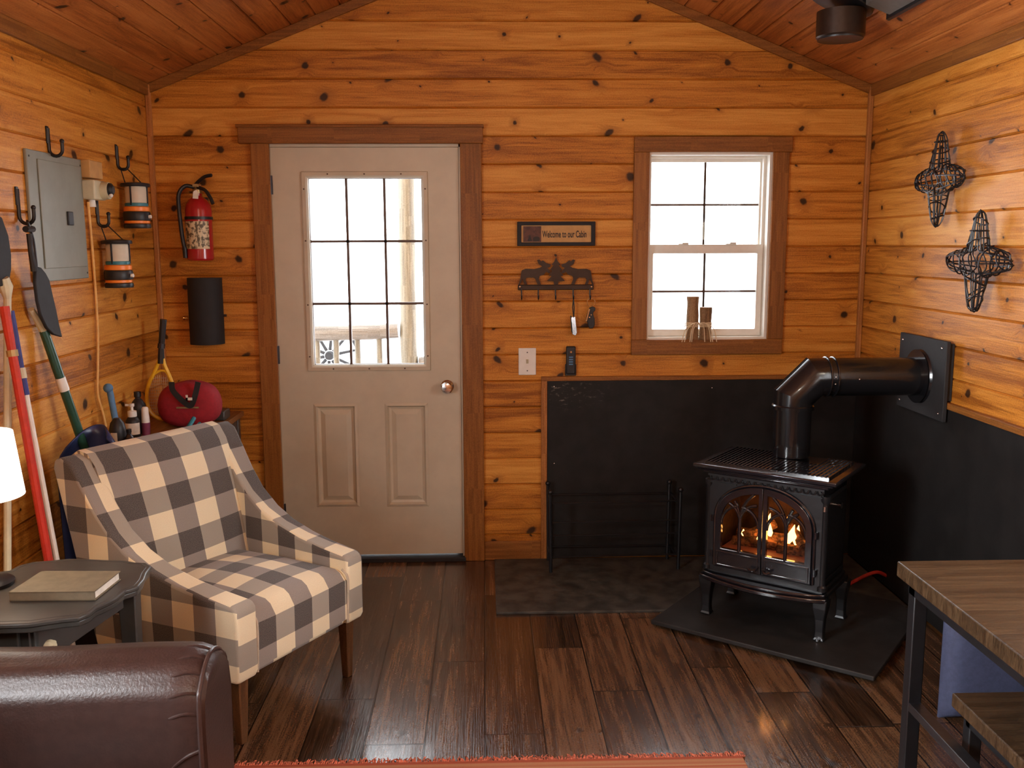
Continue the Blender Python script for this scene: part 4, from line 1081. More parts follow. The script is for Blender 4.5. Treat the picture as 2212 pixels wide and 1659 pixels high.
# ------------------------------------------------------------------ corner shelf table and what stands on it
TZ = .80
ct = thing('corner_table', 'narrow wooden table along the left wall behind the plaid armchair', 'table', (-1.40, -.49, 0))
W = dict(parent=ct, world=True)
obj('top', MB().box((-1.590, -.96, TZ-.028), (-1.205, -.03, TZ)), 'oak_top', bevel=.004, **W)
obj('apron', MB().box((-1.57, -.93, TZ-.10), (-1.225, -.91, TZ-.028)).box((-1.57, -.07, TZ-.10), (-1.225, -.05, TZ-.028)).box((-1.57, -.93, TZ-.10), (-1.55, -.05, TZ-.028)).box((-1.245, -.93, TZ-.10), (-1.225, -.05, TZ-.028)), 'charcoal', **W)
for x in (-1.575, -1.26):
    for y in (-.935, -.085): obj('leg', MB().box((x, y, 0), (x+.04, y+.04, TZ-.028)), 'charcoal', bevel=.003, **W)

# racket
rk = thing('tennis_racket', 'tennis racket with a yellow frame and black grip standing in the corner', 'racket', (-1.50, -.18, TZ))
W = dict(parent=rk, world=True)
YR = -.31
hb = bk(352, 742, YR); ht = bk(353, 690, YR)
hb.x = max(hb.x, -1.56)
obj('grip', MB().tube([bk(353, 690, YR), bk(349, 742, YR)], [.016, .0145], 8), 'black_plastic', **W)
obj('grip_collar', MB().tube([bk(349, 742, YR), bk(348, 752, YR)], .017, 10), 'dark_steel', **W)
obj('throat_wrap', MB().tube([bk(348, 752, YR), bk(348, 785, YR)], [.013, .017], 8), 'black_plastic', **W)
fr_ = [bk(x, y, YR) for x, y in ((345, 775), (333, 805), (322, 828), (317, 852), (319, 876), (328, 893), (341, 903), (353, 906), (364, 902), (374, 888), (377, 862), (374, 835), (366, 812), (356, 790), (352, 775))]
dz_ = TZ+.010-min(v.z for v in fr_)
fp_ = smooth_path(fr_, 5)
obj('frame', MB().tube(fp_, .0088, 8), 'yellow', **W)
obj('bridge', MB().tube(smooth_path([bk(333, 808, YR), bk(345, 801, YR), bk(357, 802, YR), bk(364, 810, YR)]), .006, 8), 'yellow', **W)
cc = bk(347, 856, YR); stg = MB()
for i in range(-6, 7):
    f = i/7; hw_ = .062*math.sqrt(1-f*f); hh_ = .10*math.sqrt(1-f*f)
    stg.tube([(cc.x-hw_, YR, cc.z+.10*f), (cc.x+hw_, YR, cc.z+.10*f)], .0009, 4, cap=False).tube([(cc.x+.062*f, YR, cc.z-hh_), (cc.x+.062*f, YR, cc.z+hh_)], .0009, 4, cap=False)
obj('strings', stg, 'string', **W)

# red bag
YB = -.42
bg = thing('first_aid_bag', 'soft red zip bag with black carry straps on the corner table', 'bag', ((bk(412, 900, YB).x), YB, TZ))
b0, b1 = bk(346, 905, YB), bk(479, 905, YB); bc = (b0.x+b1.x)/2; bw_ = (b1.x-b0.x)/2; bh = bk(412, 822, YB).z-TZ
def bagf(u, v):
    a = 2*PI*u; ph = -PI/2+PI*v
    sx = math.copysign(abs(math.cos(a))**.55, math.cos(a)); sy = math.copysign(abs(math.sin(a))**.7, math.sin(a)); k = abs(math.cos(ph))**.5; z = math.copysign(abs(math.sin(ph))**.8, math.sin(ph))
    droop = 1-.10*max(0, z)
    return Vector((bw_*sx*k*droop, .085*sy*k, bh/2+bh/2*z*(1-.10*(sx*sx))))
obj('body', MB().grid(bagf, 40, 18), 'red_cloth', bg, smooth=70)
def onb(x, y, e=.0): 
    p = bk(x, y, YB-.095-e); return p-Vector((bc, YB, TZ))+Vector((bk(412, 900, YB).x*0, 0, 0))
bg.location = (bc, YB, TZ)
stp = [onb(371, 826), onb(373, 842, .0), onb(386, 858, .004), onb(402, 872, .006), onb(412, 876, .006), onb(418, 866, .005), onb(424, 845), onb(428, 826)]
def ribbon(pts, w, t=.003):
    mb = MB(); pts = smooth_path(pts, 4)
    for i in range(len(pts)-1):
        a, b = pts[i], pts[i+1]; d = (b-a).normalized(); nrm = d.cross(Vector((0, 1, 0))).normalized()*w/2
        ext = d*.002
        mb.prism([a-nrm-ext, b-nrm+ext, b+nrm+ext, a+nrm-ext], (0, -t, 0))
    return mb
obj('carry_strap', ribbon(stp, .024), 'black_matte', bg)
p = onb(407, 861, .012); obj('badge', MB().box((p.x-.012, p.y, p.z-.008), (p.x+.016, p.y+.004, p.z+.004)).box((p.x-.012, p.y, p.z-.008), (p.x-.003, p.y+.004, p.z+.016)), 'white', bg)
a, b = onb(381, 881, .0), onb(429, 880, .0); obj('zip', MB().box((a.x, a.y-.002, a.z-.003), (b.x, a.y+.004, a.z+.004)), 'skin_gold', bg)

# bottles and tools
def put(px, Y): return bk(px, 900, Y).x
Y1 = -.80
def zrow(px, py, Y): return bk(px, py, Y).z
x = max(put(247, Y1), -1.555)
bl_ = thing('hand_brush', 'pale blue curved brush handle standing on the corner table below the cable', 'brush', (x+.01, Y1, TZ))
W = dict(parent=bl_, world=True)
zt = zrow(240, 838, Y1)
obj('handle', MB().tube(smooth_path([(x+.022, Y1, TZ+.0), (x+.018, Y1, TZ+.05), (x+.004, Y1, TZ+.10), (x-.012, Y1, zt-.005)]), [.013]*18+[.012], 12), 'slate_blue', **W)
obj('end_knob', MB().sphere((x-.016, Y1-.004, zt), .0195, 10), 'slate_blue', **W)
def bottle(name, label, x, y, r, h, prof, mat, cat='bottle', extra=None):
    t = thing(name, label, cat, (x, y, TZ))
    obj('body', MB().lathe([(r*a, h*b) for a, b in prof], (0, 0, 0), 20), mat, t)
    if extra: extra(t, r, h)
    return t
Y2 = -.66
xp = max(put(286, Y2), -1.56)
hp_ = zrow(275, 872, Y2)-TZ
def pump(t, r, h):
    obj('collar', MB().lathe([(r*.5, h*.60), (r*.62, h*.62), (r*.62, h*.78), (r*.35, h*.80)], (0, 0, 0), 16), 'white', t)
    obj('pump_head', MB().lathe([(r*.2, h*.78), (r*.2, h*.9), (r*.36, h*.92), (r*.36, h*1.0)], (0, 0, 0), 12).box((-r*.9, -r*.12, h*.93), (0, r*.12, h*.99)), 'white', t)
    obj('label_band', MB().grid(lambda u, v: ((r*1.03)*math.sin(-1.4+2.8*u), -(r*1.03)*math.cos(-1.4+2.8*u), h*(.10+.34*v)), 16, 1), 'paper', t)
bottle('pump_bottle', 'small dark pump bottle with a white label and white pump on the corner table', xp, Y2, .030, max(hp_, .11), [(.9, 0), (1, .03), (1, .48), (.7, .58), (.45, .62)], 'black_plastic', extra=pump)
Y3 = -.56
xd = max(put(300, Y3), -1.545); hd_ = zrow(296, 846, Y3)-TZ
def capx(t, r, h): obj('cap', MB().lathe([(r*.34, h*.86), (r*.42, h*.88), (r*.42, h*1.0)], (0, 0, 0), 16), 'black_plastic', t)
bottle('black_bottle', 'tall black round-shouldered bottle behind the small pump bottle', xd, Y3, .036, hd_, [(.92, 0), (1, .03), (1, .55), (.85, .70), (.5, .80), (.32, .84), (.32, .87)], 'black_plastic', extra=capx)
Y4 = -.62
xt = put(314, Y4); htb = zrow(312, 879, Y4)-TZ
t = thing('lotion_tube', 'upright purple tube with a white top beside the yellow racket', 'tube', (xt, Y4, TZ))
obj('body', MB().lathe([(.017, 0), (.018, htb*.45)], (0, 0, 0), 14), 'purple', t)
obj('top', MB().lathe([(.0175, htb*.45), (.014, htb*.95), (.010, htb)], (0, 0, 0), 14), 'white', t)
Y5 = -.90
xs_ = max(put(252, Y5), -1.54); hs_ = zrow(250, 903, Y5)-TZ
t = thing('spray_can', 'short black bottle with a pale blue label at the front of the corner table', 'bottle', (xs_, Y5, TZ))
hs_ = max(hs_, .075)
obj('body', MB().lathe([(.033, 0), (.034, .004), (.034, hs_*.6), (.026, hs_*.85), (.012, hs_)], (0, 0, 0), 18), 'black_plastic', t)
obj('label_band', MB().grid(lambda u, v: (.0348*math.sin(-.5+.8*u), -.0348*math.cos(-.5+.8*u), hs_*(.12+.45*v)), 8, 1), 'lantern_glass', t)
t = thing('oil_bottle', 'small dark glass bottle just right of the short black bottle', 'bottle', (max(put(272, Y5), -1.49)+.012, Y5-.01, TZ))
obj('body', MB().lathe([(.016, 0), (.017, .004), (.017, .05), (.008, .062), (.008, .072)], (0, 0, 0), 14), 'dark_steel', t)
obj('cap', MB().lathe([(.010, .070), (.010, .084)], (0, 0, 0), 12), 'black_plastic', t)
Y6 = -.66
a, m, b = bk(408, 902, Y6), bk(399, 925, Y6), bk(378, 942, Y6)
pz = TZ+.012
t = thing('pliers', 'teal-handled pliers leaning at the front of the red bag', 'tool', (m.x, Y6, TZ))
ga = [(a.x, Y6+.07, TZ+.068), (a.x-.006, Y6+.04, TZ+.05), (m.x, Y6, TZ+.026), (b.x, Y6-.04, TZ+.010)]
obj('handle', MB().tube(smooth_path(ga), .0095, 8), 'teal', parent=t, world=True)
obj('handle', MB().tube(smooth_path([(p_[0]+.028*(1-i/4), p_[1]-.01, max(TZ+.010, p_[2]-.022)) for i, p_ in enumerate(ga)]), .0085, 8), 'teal', parent=t, world=True)
obj('jaws', MB().tube([(b.x+.002, Y6-.04, TZ+.011), (b.x-.03, Y6-.075, TZ+.008)], [.011, .005], 8), 'dark_steel', parent=t, world=True)
t = obj('crumpled_tissue', MB().sphere((put(303, -.78), -.80, TZ+.014), .017, 7, (1.5, .9, .8)), 'paper', smooth=0)
tag(t, 'crumpled white scrap of paper on the corner table', 'paper')
o = obj('folding_knife', MB().box((-1.275, -.30, TZ), (-1.225, -.20, TZ+.045)), 'charcoal', bevel=.006)
o.name = 'tool_pouch'; tag(o, 'small dark pouch at the right end of the corner table beside the red bag', 'pouch')
# ------------------------------------------------------------------ plaid armchair
CO = Vector((-.812, -1.822, 0)); CA = math.radians(59.5)
ch = thing('armchair', 'cream and grey buffalo-check upholstered armchair on dark tapered legs', 'armchair', CO, CA)
CW, HB = .640, .225
def flare(x, y, z):
    """the back stands a little wider than the front"""
    f = max(0, y)/.7*(1 if z > .3 else .4+.6*z/.3)
    return Vector((x+(-.055*f if x < CW/2 else .075*f)*abs(x-CW/2)/(CW/2), y, z))
def uvs(co, n):
    if abs(n.z) > .75: return (co.x, co.y)
    if abs(n.x) > .7: return (co.y+.03, co.z-.02)
    if n.y < 0 and co.y < .2: return (co.x, .45-co.z)
    return (co.x, co.z)
prof = [(-.016, HB), (.60, HB), (.645, .45), (.70, .68), (.745, .865), (.735, .895), (.705, .905), (.66, .885), (.615, .815), (.565, .735), (.50, .655), (.42, .595), (.33, .553), (.22, .522), (.11, .502), (-.014, .486), (-.030, .468), (-.029, .25)]
AT = .088
def side(x0, x1):
    mb = MB(); n = len(prof)
    def puff(y, z, s): return s
    vs = [flare(x0, y, z) for y, z in prof]+[flare(x1, y, z) for y, z in prof]
    mb.add(vs, [tuple(range(n)), tuple(reversed(range(n, 2*n)))]+[(i, n+i, n+(i+1) % n, (i+1) % n) for i in range(n)])
    return mb
obj('arm_panel', side(0, AT), 'plaid', ch, uv=uvs, bevel=.018, segs=4, smooth=50)
obj('arm_panel', side(CW-AT, CW), 'plaid', ch, uv=uvs, bevel=.018, segs=4, smooth=50)
# back: curved pad between the wings
bp_ = [(.49, .30), (.505, .42), (.53, .54), (.56, .66), (.598, .78), (.632, .86), (.668, .905), (.712, .915), (.745, .895), (.748, .86), (.70, .66), (.645, .45), (.605, HB), (.50, HB)]
arcl = [0]
for (a, b), (c, d_) in zip(bp_, bp_[1:]): arcl.append(arcl[-1]+math.hypot(a-c, b-d_))
def backf(u, v):
    i = min(int(v*len(bp_)), len(bp_)-1); k = round(v*len(bp_)) % len(bp_)
    y, z = bp_[k]; x = AT*.75+(CW-AT*1.5)*u
    bulge = .022*(1-(2*u-1)**2)*(1 if k < 7 else 0)
    return flare(x, y-bulge, z)
mbk = MB().grid(backf, 12, len(bp_), lambda u, v: (AT*.75+(CW-AT*1.5)*u, -(arcl+[arcl[-1]])[round(v*len(bp_))]+.012))
n_ = 13
mbk.f.append([i*n_ for i in range(len(bp_))]); mbk.f.append([i*n_+12 for i in reversed(range(len(bp_)))])
obj('backrest', mbk, 'plaid', ch, smooth=60, subsurf=0)
# seat
obj('seat_frame', MB().box((AT*.6, -.004, HB), (CW-AT*.6, .60, .33)), 'plaid', ch, uv=uvs, bevel=.012, smooth=50)
def seatf(u, v):
    x = AT-.030+(CW-2*AT+.060)*u; y = -.022+.575*v
    e = min(1, min(u, 1-u)/.10)**.5; f = min(1, min(v/.07, (1-v)/.1))**.5
    z = .395+.045*min(e, 1)*min(f, 1)+.032*math.sin(PI*u)*math.sin(PI*min(1, v*.9+.08))
    return Vector((x, y, z))
sm_ = MB().grid(seatf, 26, 26, lambda u, v: (AT+.002+(CW-2*AT-.004)*u, -.022+.60*v))
obj('seat_cushion', MB().add(sm_.v, sm_.f).add([seatf(i/26, 0) for i in range(27)]+[Vector((seatf(i/26, 0).x, -.020, .25)) for i in range(27)], [(i, 27+i, 28+i, i+1) for i in range(26)]), 'plaid', ch, uv=lambda co, n: (co.x, co.y+.022-(.40-co.z if co.y < -.015 else 0)+.0), smooth=60)
w_ = MB()
for x in (AT, CW-AT):
    w_.tube(smooth_path([(x, -.020, .238), (x, -.027, .36), (x, -.024, .415), (x, .0, .437)]), .0045, 6)
obj('welt', w_, 'welt', ch)
for x in (.025, CW-.068):
    obj('leg', MB().hexa([(x+.006, .008, 0), (x+.034, .008, 0), (x+.034, .036, 0), (x+.006, .036, 0)], [(x, .002, HB+.01), (x+.044, .002, HB+.01), (x+.044, .046, HB+.01), (x, .046, HB+.01)]), 'walnut', ch, bevel=.003)
    obj('leg', MB().hexa([(x+.006, .60, 0), (x+.034, .60, 0), (x+.034, .628, 0), (x+.006, .628, 0)], [(x, .55, HB+.01), (x+.044, .55, HB+.01), (x+.044, .594, HB+.01), (x, .594, HB+.01)]), 'walnut', ch, bevel=.003)

# ------------------------------------------------------------------ side table with book and lamp
SZ = .65
sd = thing('side_table', 'dark grey side table with a scalloped top beside the plaid armchair', 'side table', (-1.3, -2.1, 0))
W = dict(parent=sd, world=True)
px_ = [(0, 1349), (60, 1347), (100, 1341), (136, 1336), (170, 1333), (193, 1324), (207, 1312), (224, 1305), (252, 1291), (270, 1275), (284, 1271), (299, 1266), (312, 1250), (317, 1236), (327, 1223), (316, 1215), (292, 1214), (269, 1210), (230, 1209), (190, 1207), (150, 1206), (111, 1210), (71, 1213), (40, 1221), (20, 1232)]
ol = [fl(x, y, SZ) for x, y in px_]
ol = ol+[Vector((-1.565, -1.95, SZ)), Vector((-1.575, -2.10, SZ)), Vector((-1.560, -2.28, SZ)), Vector((-1.45, -2.325, SZ))]
ol = [Vector((max(p.x, -1.58), p.y, SZ)) for p in ol]
cen = sum(ol, Vector())/len(ol)
dn = lambda p, k, z: Vector((cen.x+(p.x-cen.x)*k, cen.y+(p.y-cen.y)*k, z))
obj('top', MB().prism([dn(p, 1, SZ-.014) for p in ol], (0, 0, .014)).prism([dn(p, .975, SZ-.030) for p in ol], (0, 0, .017)), 'charcoal', bevel=.004, **W)
obj('top_rim', MB().tube([dn(p, .93, SZ-.0016) for p in ol], .0026, 6, True), 'charcoal', **W)
fp4 = [Vector((-1.545, -2.235, 0)), Vector((-1.235, -2.235, 0)), Vector((-1.235, -1.955, 0)), Vector((-1.545, -1.955, 0))]
obj('apron', MB().prism([p+Vector((0, 0, .475)) for p in fp4], (0, 0, .147)).hexa([(-1.24, -2.235, .475), (-1.235, -2.235, .475), (-1.06, -1.985, .565), (-1.07, -1.965, .565)], [(-1.24, -2.235, .622), (-1.235, -2.235, .622), (-1.06, -1.985, .622), (-1.07, -1.965, .622)]).box((-1.24, -1.965, .53), (-1.06, -1.955, .622)), 'charcoal', bevel=.003, **W)
dw = obj('drawer', MB().box((-1.51, -2.252, .50), (-1.255, -2.236, .61)), 'charcoal', bevel=.004, **W)
kx = bk(110, 1394, -2.27)
obj('knob', MB().lathe([(.006, 0), (.008, -.012), (.017, -.02), (.015, -.032), (.006, -.036)], (kx.x, -2.250, kx.z), 14, 1), 'cream', parent=dw, world=True)['label'] = 'cream ceramic drawer knob'
for x, y in ((-1.062, -1.975), (-1.245, -2.205), (-1.52, -2.205), (-1.52, -1.985)):
    obj('leg', MB().hexa([(x-.016, y-.016, 0), (x+.016, y-.016, 0), (x+.016, y+.016, 0), (x-.016, y+.016, 0)], [(x-.026, y-.026, .60), (x+.026, y-.026, .60), (x+.026, y+.026, .60), (x-.026, y+.026, .60)]), 'charcoal', bevel=.004, **W)
SZ_ = SZ; SZ = SZ+.001
b4 = [fl(x, y, SZ+.026) for x, y in ((19, 1280), (204, 1278), (260, 1234), (90, 1234))]
bkk = thing('book', 'closed grey-covered book lying on the dark side table', 'book', (sum(p.x for p in b4)/4, sum(p.y for p in b4)/4, SZ))
def off(ps, k, z):
    c = sum(ps, Vector())/4; return [Vector((c.x+(p.x-c.x)*k, c.y+(p.y-c.y)*k, z)) for p in ps]
obj('cover', MB().prism(off(b4, 1, SZ), (0, 0, .003)).prism(off(b4, 1, SZ+.024), (0, 0, .003)).prism([b4[0]*1-Vector((0, 0, .026)), b4[1]-Vector((0, 0, .026)), b4[1]-Vector((0, -.004, .026)), b4[0]-Vector((0, -.004, .026))], (0, 0, .026)), 'grey_paper', parent=bkk, world=True)
obj('pages', MB().prism(off(b4, .965, SZ+.003), (0, 0, .021)), 'paper', parent=bkk, world=True)
SZ = SZ_
LX, LY = -1.438, -2.04
lp_ = thing('table_lamp', 'table lamp with a glowing white drum shade on the dark side table', 'lamp', (LX, LY, SZ+.001))
obj('base', MB().lathe([(.070, 0), (.072, .010), (.060, .018), (.022, .026)], (0, 0, 0), 28), 'black', lp_)
obj('stem', MB().lathe([(.022, .024), (.012, .04), (.020, .06), (.030, .10), (.020, .15), (.010, .17), (.010, .33)], (0, 0, 0), 20), 'dark_steel', lp_)
obj('lamp_shade', MB().lathe([(.117, .262), (.098, .445), (.096, .445), (.115, .262)], (0, 0, 0), 40, cap=False), 'shade', lp_, smooth=60)
obj('bulb', MB().sphere((0, 0, .36), .028, 8), 'bulb', lp_)

# ------------------------------------------------------------------ sofa (its far arm closes the lower left of the view)
sf = thing('sofa', 'brown leather sofa along the left wall, its far rolled arm nearest the armchair', 'sofa', (-1.1, -3.4, .010))
W = dict(parent=sf, world=True)
def armf(u, v):
    # u round the arm's section in the y-z plane, v along x
    sec = [(-2.500, .13), (-2.485, .40), (-2.475, .575), (-2.490, .640), (-2.535, .684), (-2.60, .698), (-2.665, .682), (-2.705, .636), (-2.712, .575), (-2.705, .40), (-2.700, .13)]
    f = u*(len(sec)-1); i = min(int(f), len(sec)-2); t = f-i
    y = sec[i][0]*(1-t)+sec[i+1][0]*t; z = sec[i][1]*(1-t)+sec[i+1][1]*t
    x = -1.585+.958*v
    rr = max(0, (v-.93)/.07); z -= .022*rr**2.2*(1 if z > .3 else 0); y = -2.60+(y+2.60)*(1-.10*rr**2)
    z += .004*math.sin(v*9)*(1 if z > .5 else 0)
    return Vector((x, y, z))
ma = MB().grid(armf, 30, 40)
ma.f.append([40*31+i for i in range(31)]); ma.f.append([i for i in reversed(range(31))])
obj('arm', ma, 'leather', smooth=60, **W)
am = [o for o in sf.children if o.name.startswith('arm')][0]
obj('piping', MB().tube(smooth_path([armf(u, .985)+Vector((.004, -.004, .004)) for u in (0.0, .2, .35, .5, .65, .8, 1.0)], 5), .0055, 8), 'leather', parent=am, world=True)
obj('seam', MB().tube(smooth_path([armf(u, .235+.10*(.80-u))+Vector((0, -.0, .0005)) for u in (.40, .5, .6, .7, .80)], 4), .003, 6), 'leather', parent=am, world=True)
for k in range(6):
    u0 = .46+.075*k; obj('fold', MB().tube(smooth_path([armf(u0, .985), armf(u0+.012, .955)+Vector((0, -.001, .001)), armf(u0+.026, .92)-Vector((0, 0, .003))], 4), [.004]*4+[.0035]*4+[.002], 6), 'leather', parent=am, world=True)
obj('seat_base', MB().box((-1.585, -4.35, .13), (-.64, -2.69, .30)), 'leather', bevel=.02, **W)
for y0, y1 in ((-3.52, -2.72), (-4.33, -3.53)):
    obj('seat_cushion', MB().box((-1.40, y0, .30), (-.62, y1, .45)), 'leather', bevel=.045, segs=4, **W)
    obj('back_cushion', MB().hexa([(-1.42, y0, .45), (-1.22, y0, .45), (-1.22, y1, .45), (-1.42, y1, .45)], [(-1.52, y0, .88), (-1.36, y0, .88), (-1.36, y1, .88), (-1.52, y1, .88)]), 'leather', bevel=.05, segs=4, **W)
obj('back_frame', MB().box((-1.588, -4.35, .13), (-1.44, -2.69, .84)), 'leather', bevel=.03, segs=3, **W)
obj('arm', MB().box((-1.585, -4.58, .13), (-.61, -4.36, .70)), 'leather', bevel=.06, segs=4, **W)
for x in (-1.53, -.70):
    for y in (-4.5, -2.64): obj('leg', MB().lathe([(.02, .010), (.028, .135)], (x, y, 0), 12), 'walnut', **W)

# ------------------------------------------------------------------ rug
rg = thing('rug', 'woven red and tan rug with a fringed end on the floor', 'rug', (-.1, -3.0, 0))
def rug_mat():
    m, nt, b = new_mat('woven_rug'); k = NT(nt); tc = k.n('ShaderNodeTexCoord').outputs['Object']; sp = k.n('ShaderNodeSeparateXYZ'); k.l(tc, sp.inputs[0])
    s = k.noise(k.comb(0, k.math('MULTIPLY', sp.outputs[1], 22), 0), 1, 3, .7); w = k.noise(k.comb(k.math('MULTIPLY', sp.outputs[0], 160), k.math('MULTIPLY', sp.outputs[1], 500), 0), 1, 2)
    c = k.mix(k.ss(s, .42, .58), (.42, .09, .04), (.55, .33, .16)); c = k.mix(k.math('MULTIPLY', w, .4), c, (.16, .03, .02))
    k.l(c, b.inputs['Base Color']); b.inputs['Roughness'].default_value = .95; return m
M['rug'] = rug_mat()
obj('field', MB().box((-1.0, -4.4, .0005), (.808, -1.925, .0095)), M['rug'], parent=rg, world=True, bevel=.003)
fm = MB(); rnd = random.Random(4)
x = -.99
while x < .815:
    w_ = rnd.uniform(.004, .008); l_ = rnd.uniform(.020, .040)
    fm.tube([(x, -1.926, .0055), (x+rnd.uniform(-.004, .004), -1.926+l_*.5, .0055+rnd.uniform(0, .002)), (x+rnd.uniform(-.010, .010), -1.926+l_, .0035)], [.0032, .0030, .0014], 5)
    x += w_
fo = obj('fringe', fm, 'fringe', parent=rg, world=True); fo['kind'] = 'stuff'

# ------------------------------------------------------------------ dining table, bench, ottoman at the right
dt = thing('dining_table', 'wood-topped table on a black metal frame at the right edge', 'table', (1.50, -2.9, 0))
W = dict(parent=dt, world=True)
obj('top', MB().box((1.145, -3.75, .696), (1.862, -2.190, .740)), 'table_wood', bevel=.004, **W)
for x in (1.165, 1.80):
    for y in (-2.265, -3.70): obj('leg', MB().box((x, y, 0), (x+.038, y+.038, .696)), 'black', bevel=.003, **W)
    obj('side_rail', MB().box((x+.002, -3.67, .332), (x+.036, -2.26, .356)), 'dark_steel', bevel=.002, **W)
    obj('top_rail', MB().box((x, -3.70, .662), (x+.038, -2.227, .696)), 'black', **W)
obj('end_rail', MB().box((1.165, -2.262, .662), (1.838, -2.230, .696)), 'black', **W)
bn_ = thing('bench', 'low wood-topped bench tucked under the table at the right', 'bench', (1.42, -2.9, 0))
W = dict(parent=bn_, world=True)
obj('seat', MB().box((1.218, -3.62, .412), (1.60, -2.392, .450)), 'table_wood', bevel=.004, **W)
for x in (1.235, 1.55):
    for y in (-2.46, -3.58): obj('leg', MB().box((x, y, 0), (x+.034, y+.034, .412)), 'black', bevel=.003, **W)
    obj('seat_rail', MB().box((x, -3.56, .384), (x+.034, -2.44, .412)), 'black', **W)
ox = bk(2044, 1420, -1.72).x; oz = bk(2055, 1348, -1.72).z
cu_ = MB()
def cush(u, v):
    a = 2*u-1; b_ = 2*v-1
    return a, b_
hx, hz = (1.872-ox)/2, oz/2; n = 14; vs = []
for sgn in (-1, 1):
    for jz in range(n+1):
        for ix in range(n+1):
            a, b_ = 2*ix/n-1, 2*jz/n-1
            th_k = .052*((1-abs(a)**5)*(1-abs(b_)**5))**.5
            vs.append(Vector((ox+hx+hx*a, -1.69+sgn*(th_k+.004), hz+hz*b_)))
w1 = n+1; o1 = w1*w1; fs = []
for sgn in (0, 1):
    for jz in range(n):
        for ix in range(n):
            q = [sgn*o1+jz*w1+ix, sgn*o1+jz*w1+ix+1, sgn*o1+(jz+1)*w1+ix+1, sgn*o1+(jz+1)*w1+ix]
            fs.append(q if sgn == 0 else q[::-1])
ed = [jz*w1 for jz in range(w1)], [jz*w1+n for jz in range(w1)], list(range(w1)), [n*w1+i for i in range(w1)]
for e in ed:
    for p, q in zip(e, e[1:]): fs.append([p, q, q+o1, p+o1])
o = obj('floor_cushion', MB().add(vs, fs), 'blue_cloth', smooth=60)
tag(o, 'blue fabric floor cushion standing on edge beyond the table at the right', 'cushion')
# gas line by the stove
gh = thing('gas_hose', 'red hose with a brass valve on the floor right of the stove', 'hose', fl(1895, 1250, .0))
W = dict(parent=gh, world=True)
pts = [fl(1835, 1262, .024), fl(1852, 1252, .04), fl(1878, 1240, .075), fl(1897, 1236, .085), fl(1915, 1244, .06), fl(1930, 1252, .035)]
obj('hose', MB().tube(smooth_path(pts), .0085, 8), 'red_pole', **W)
p = pts[-1]
obj('valve', MB().lathe([(.009, 0), (.014, .004), (.014, .03), (.010, .034), (.010, .06)], p-Vector((.0, 0, .0)), 12, 0), 'brass', **W)

# ------------------------------------------------------------------ ceiling fan and lamps
FYc = -.86
fc = bk(1816, 60, FYc); zb = bk(1816, 73, FYc-.09).z; hw_ = (bk(1867, 40, FYc).x-bk(1766, 40, FYc).x)/2
zt_ = ceil_z(fc.x-hw_)+.004; zf = ceil_z(fc.x+hw_)-.012
fn = thing('ceiling_spotlight', 'dark bronze can light fixed to the sloped ceiling at top right', 'ceiling light', (fc.x, FYc, zb))
W = dict(parent=fn, world=True)
obj('housing', MB().lathe([(hw_*.93, zb), (hw_, zb+.008), (hw_, zf)], (fc.x, FYc, 0), 36), 'bronze', **W)
obj('trim_ring', MB().lathe([(hw_*.70, zb-.001), (hw_*.93, zb-.004), (hw_*.95, zb+.002)], (fc.x, FYc, 0), 36), 'black', **W)
nC = Vector((-SLOPE, 0, -1)).normalized(); aC = Vector((1, 0, -SLOPE)).normalized()
cf = Vector((fc.x, FYc, ceil_z(fc.x)))
obj('mounting_flange', MB().prism([cf+aC*(hw_*1.42*math.cos(2*PI*i/36))+Vector((0, hw_*1.22*math.sin(2*PI*i/36), 0)) for i in range(36)], nC*.020), 'black', bevel=.004, **W)
a = bk(1893, 36, FYc-.02); rc = thing('ceiling_conduit', 'flat grey metal channel running along the ceiling from the can light', 'conduit', (a.x, FYc, ceil_z(a.x)-.03))
W = dict(parent=rc, world=True)
x0_, x1_ = fc.x+hw_*.55, a.x+.014
def cz(x, y, dn_): return Vector((x, y, ceil_z(x)-dn_))
obj('channel', MB().prism([cz(x0_, -.97, .0), cz(x1_, -.97, .0), cz(x1_, -.97, .030), cz(x0_, -.97, .030)], (0, -2.2, 0)), 'channel', bevel=.003, **W)
obj('channel_edge', MB().prism([cz(x1_, -.94, .0), cz(x1_+.012, -.94, .0), cz(x1_+.012, -.94, .040), cz(x1_, -.94, .040)], (0, -2.23, 0)), 'black', **W)

pn = thing('pendant_lamp', 'pendant lamp with a frosted globe hanging over the table', 'lamp', (1.66, -2.15, 1.64))
obj('globe', MB().sphere((0, 0, .07), .07, 12), 'bulb', pn)
obj('cap', MB().lathe([(.03, .135), (.03, .17), (.01, .19)], (0, 0, 0), 16), 'bronze', pn)
obj('cord', MB().lathe([(.004, .18), (.004, ceil_z(1.66)-1.64)], (0, 0, 0), 8), 'black', pn)
cl = thing('added_fill_lamp', 'unseen frosted globe lamp added behind the camera to brighten the room', 'lamp', (.10, -4.9, 2.50))  # no lamp known here; added out of view to brighten the room
obj('globe', MB().sphere((0, 0, 0), .12, 12), 'bulb', cl)
obj('rod', MB().lathe([(.008, .1), (.008, .53)], (0, 0, 0), 10), 'bronze', cl)

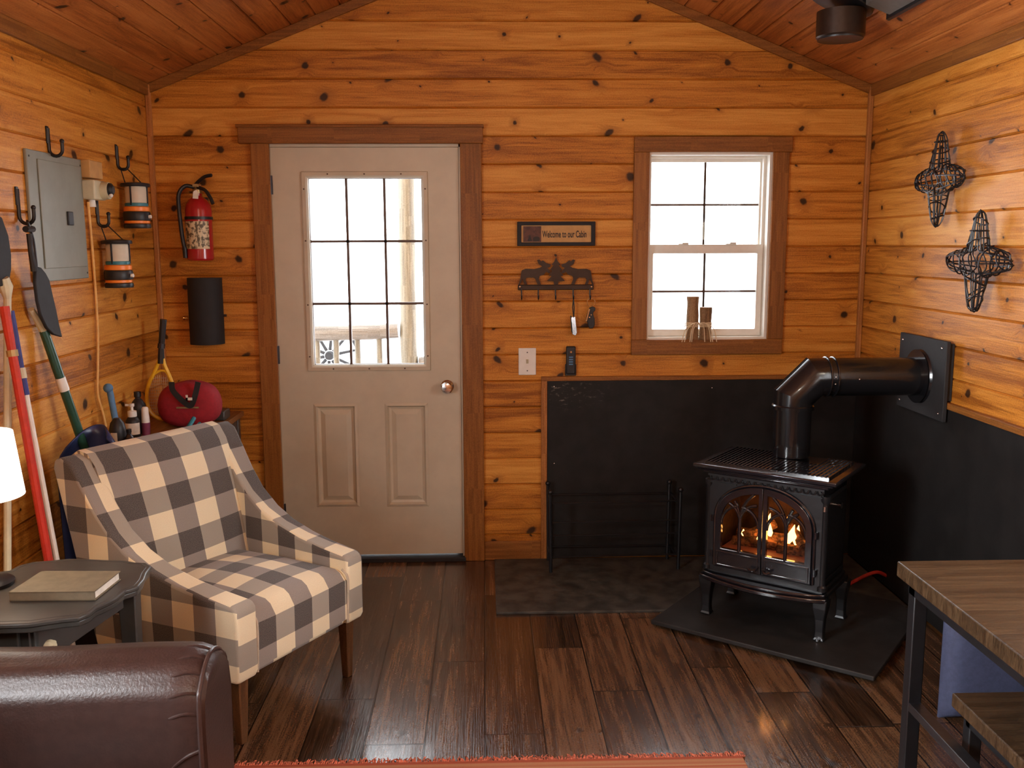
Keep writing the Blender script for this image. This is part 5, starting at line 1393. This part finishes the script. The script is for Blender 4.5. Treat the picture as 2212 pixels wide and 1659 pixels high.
def light(name, typ, loc, energy, col, **k):
    l = bpy.data.lights.new(name, typ); l.energy = energy; l.color = col
    for a, v in k.items(): setattr(l, a, v)
    o = bpy.data.objects.new(name, l); COL.objects.link(o); o.location = loc; return o
P = globals().get('PARAMS', {})
o = light('daylight_right_window', 'AREA', (XR+.16, (WR[0]+WR[1])/2, (WR[2]+WR[3])/2), P.get('wr', 16), (.92, .97, 1), shape='RECTANGLE', size=1.1, size_y=1.0); o.rotation_euler = (0, math.radians(90), 0)
o = light('daylight_left_window', 'AREA', (XL-.16, (WL[0]+WL[1])/2, (WL[2]+WL[3])/2), P.get('wl', 150), (.92, .97, 1), shape='RECTANGLE', size=1.1, size_y=1.0); o.rotation_euler = (0, math.radians(-90), 0)
light('added_fill_light', 'POINT', (.10, -4.9, 2.32), P.get('cl', 38), (1, .90, .76), shadow_soft_size=.12)  # fill light of the lamp added behind the camera
light('pendant_lamp_light', 'POINT', (1.66, -2.15, 1.71), P.get('wlamp', 66), (1, .93, .80), shadow_soft_size=.07)
light('table_lamp_light', 'POINT', (LX, LY, SZ+.36), P.get('tl', 3), (1, .84, .62), shadow_soft_size=.03)
light('fire_light', 'POINT', SO+SB*-.05+Vector((0, 0, .47)), .3, (1, .45, .12), shadow_soft_size=.03)

# ------------------------------------------------------------------ sky and view
wd = bpy.data.worlds.new('sky'); SC.world = wd; wd.use_nodes = True
bg_ = wd.node_tree.nodes['Background']; bg_.inputs[0].default_value = (.92, .96, 1.0, 1); bg_.inputs[1].default_value = P.get('sky', 7.0)
vs_ = SC.view_settings; vs_.view_transform = 'Standard'; vs_.look = 'None'; vs_.exposure = P.get('exp', .55); vs_.gamma = 1; vs_.use_curve_mapping = False
SC.cycles.adaptive_threshold = .06; SC.cycles.max_bounces = 8; SC.cycles.diffuse_bounces = 4; SC.cycles.glossy_bounces = 4; SC.cycles.transparent_max_bounces = 12
SC.cycles.sample_clamp_indirect = 6; SC.cycles.caustics_reflective = False; SC.cycles.caustics_refractive = False
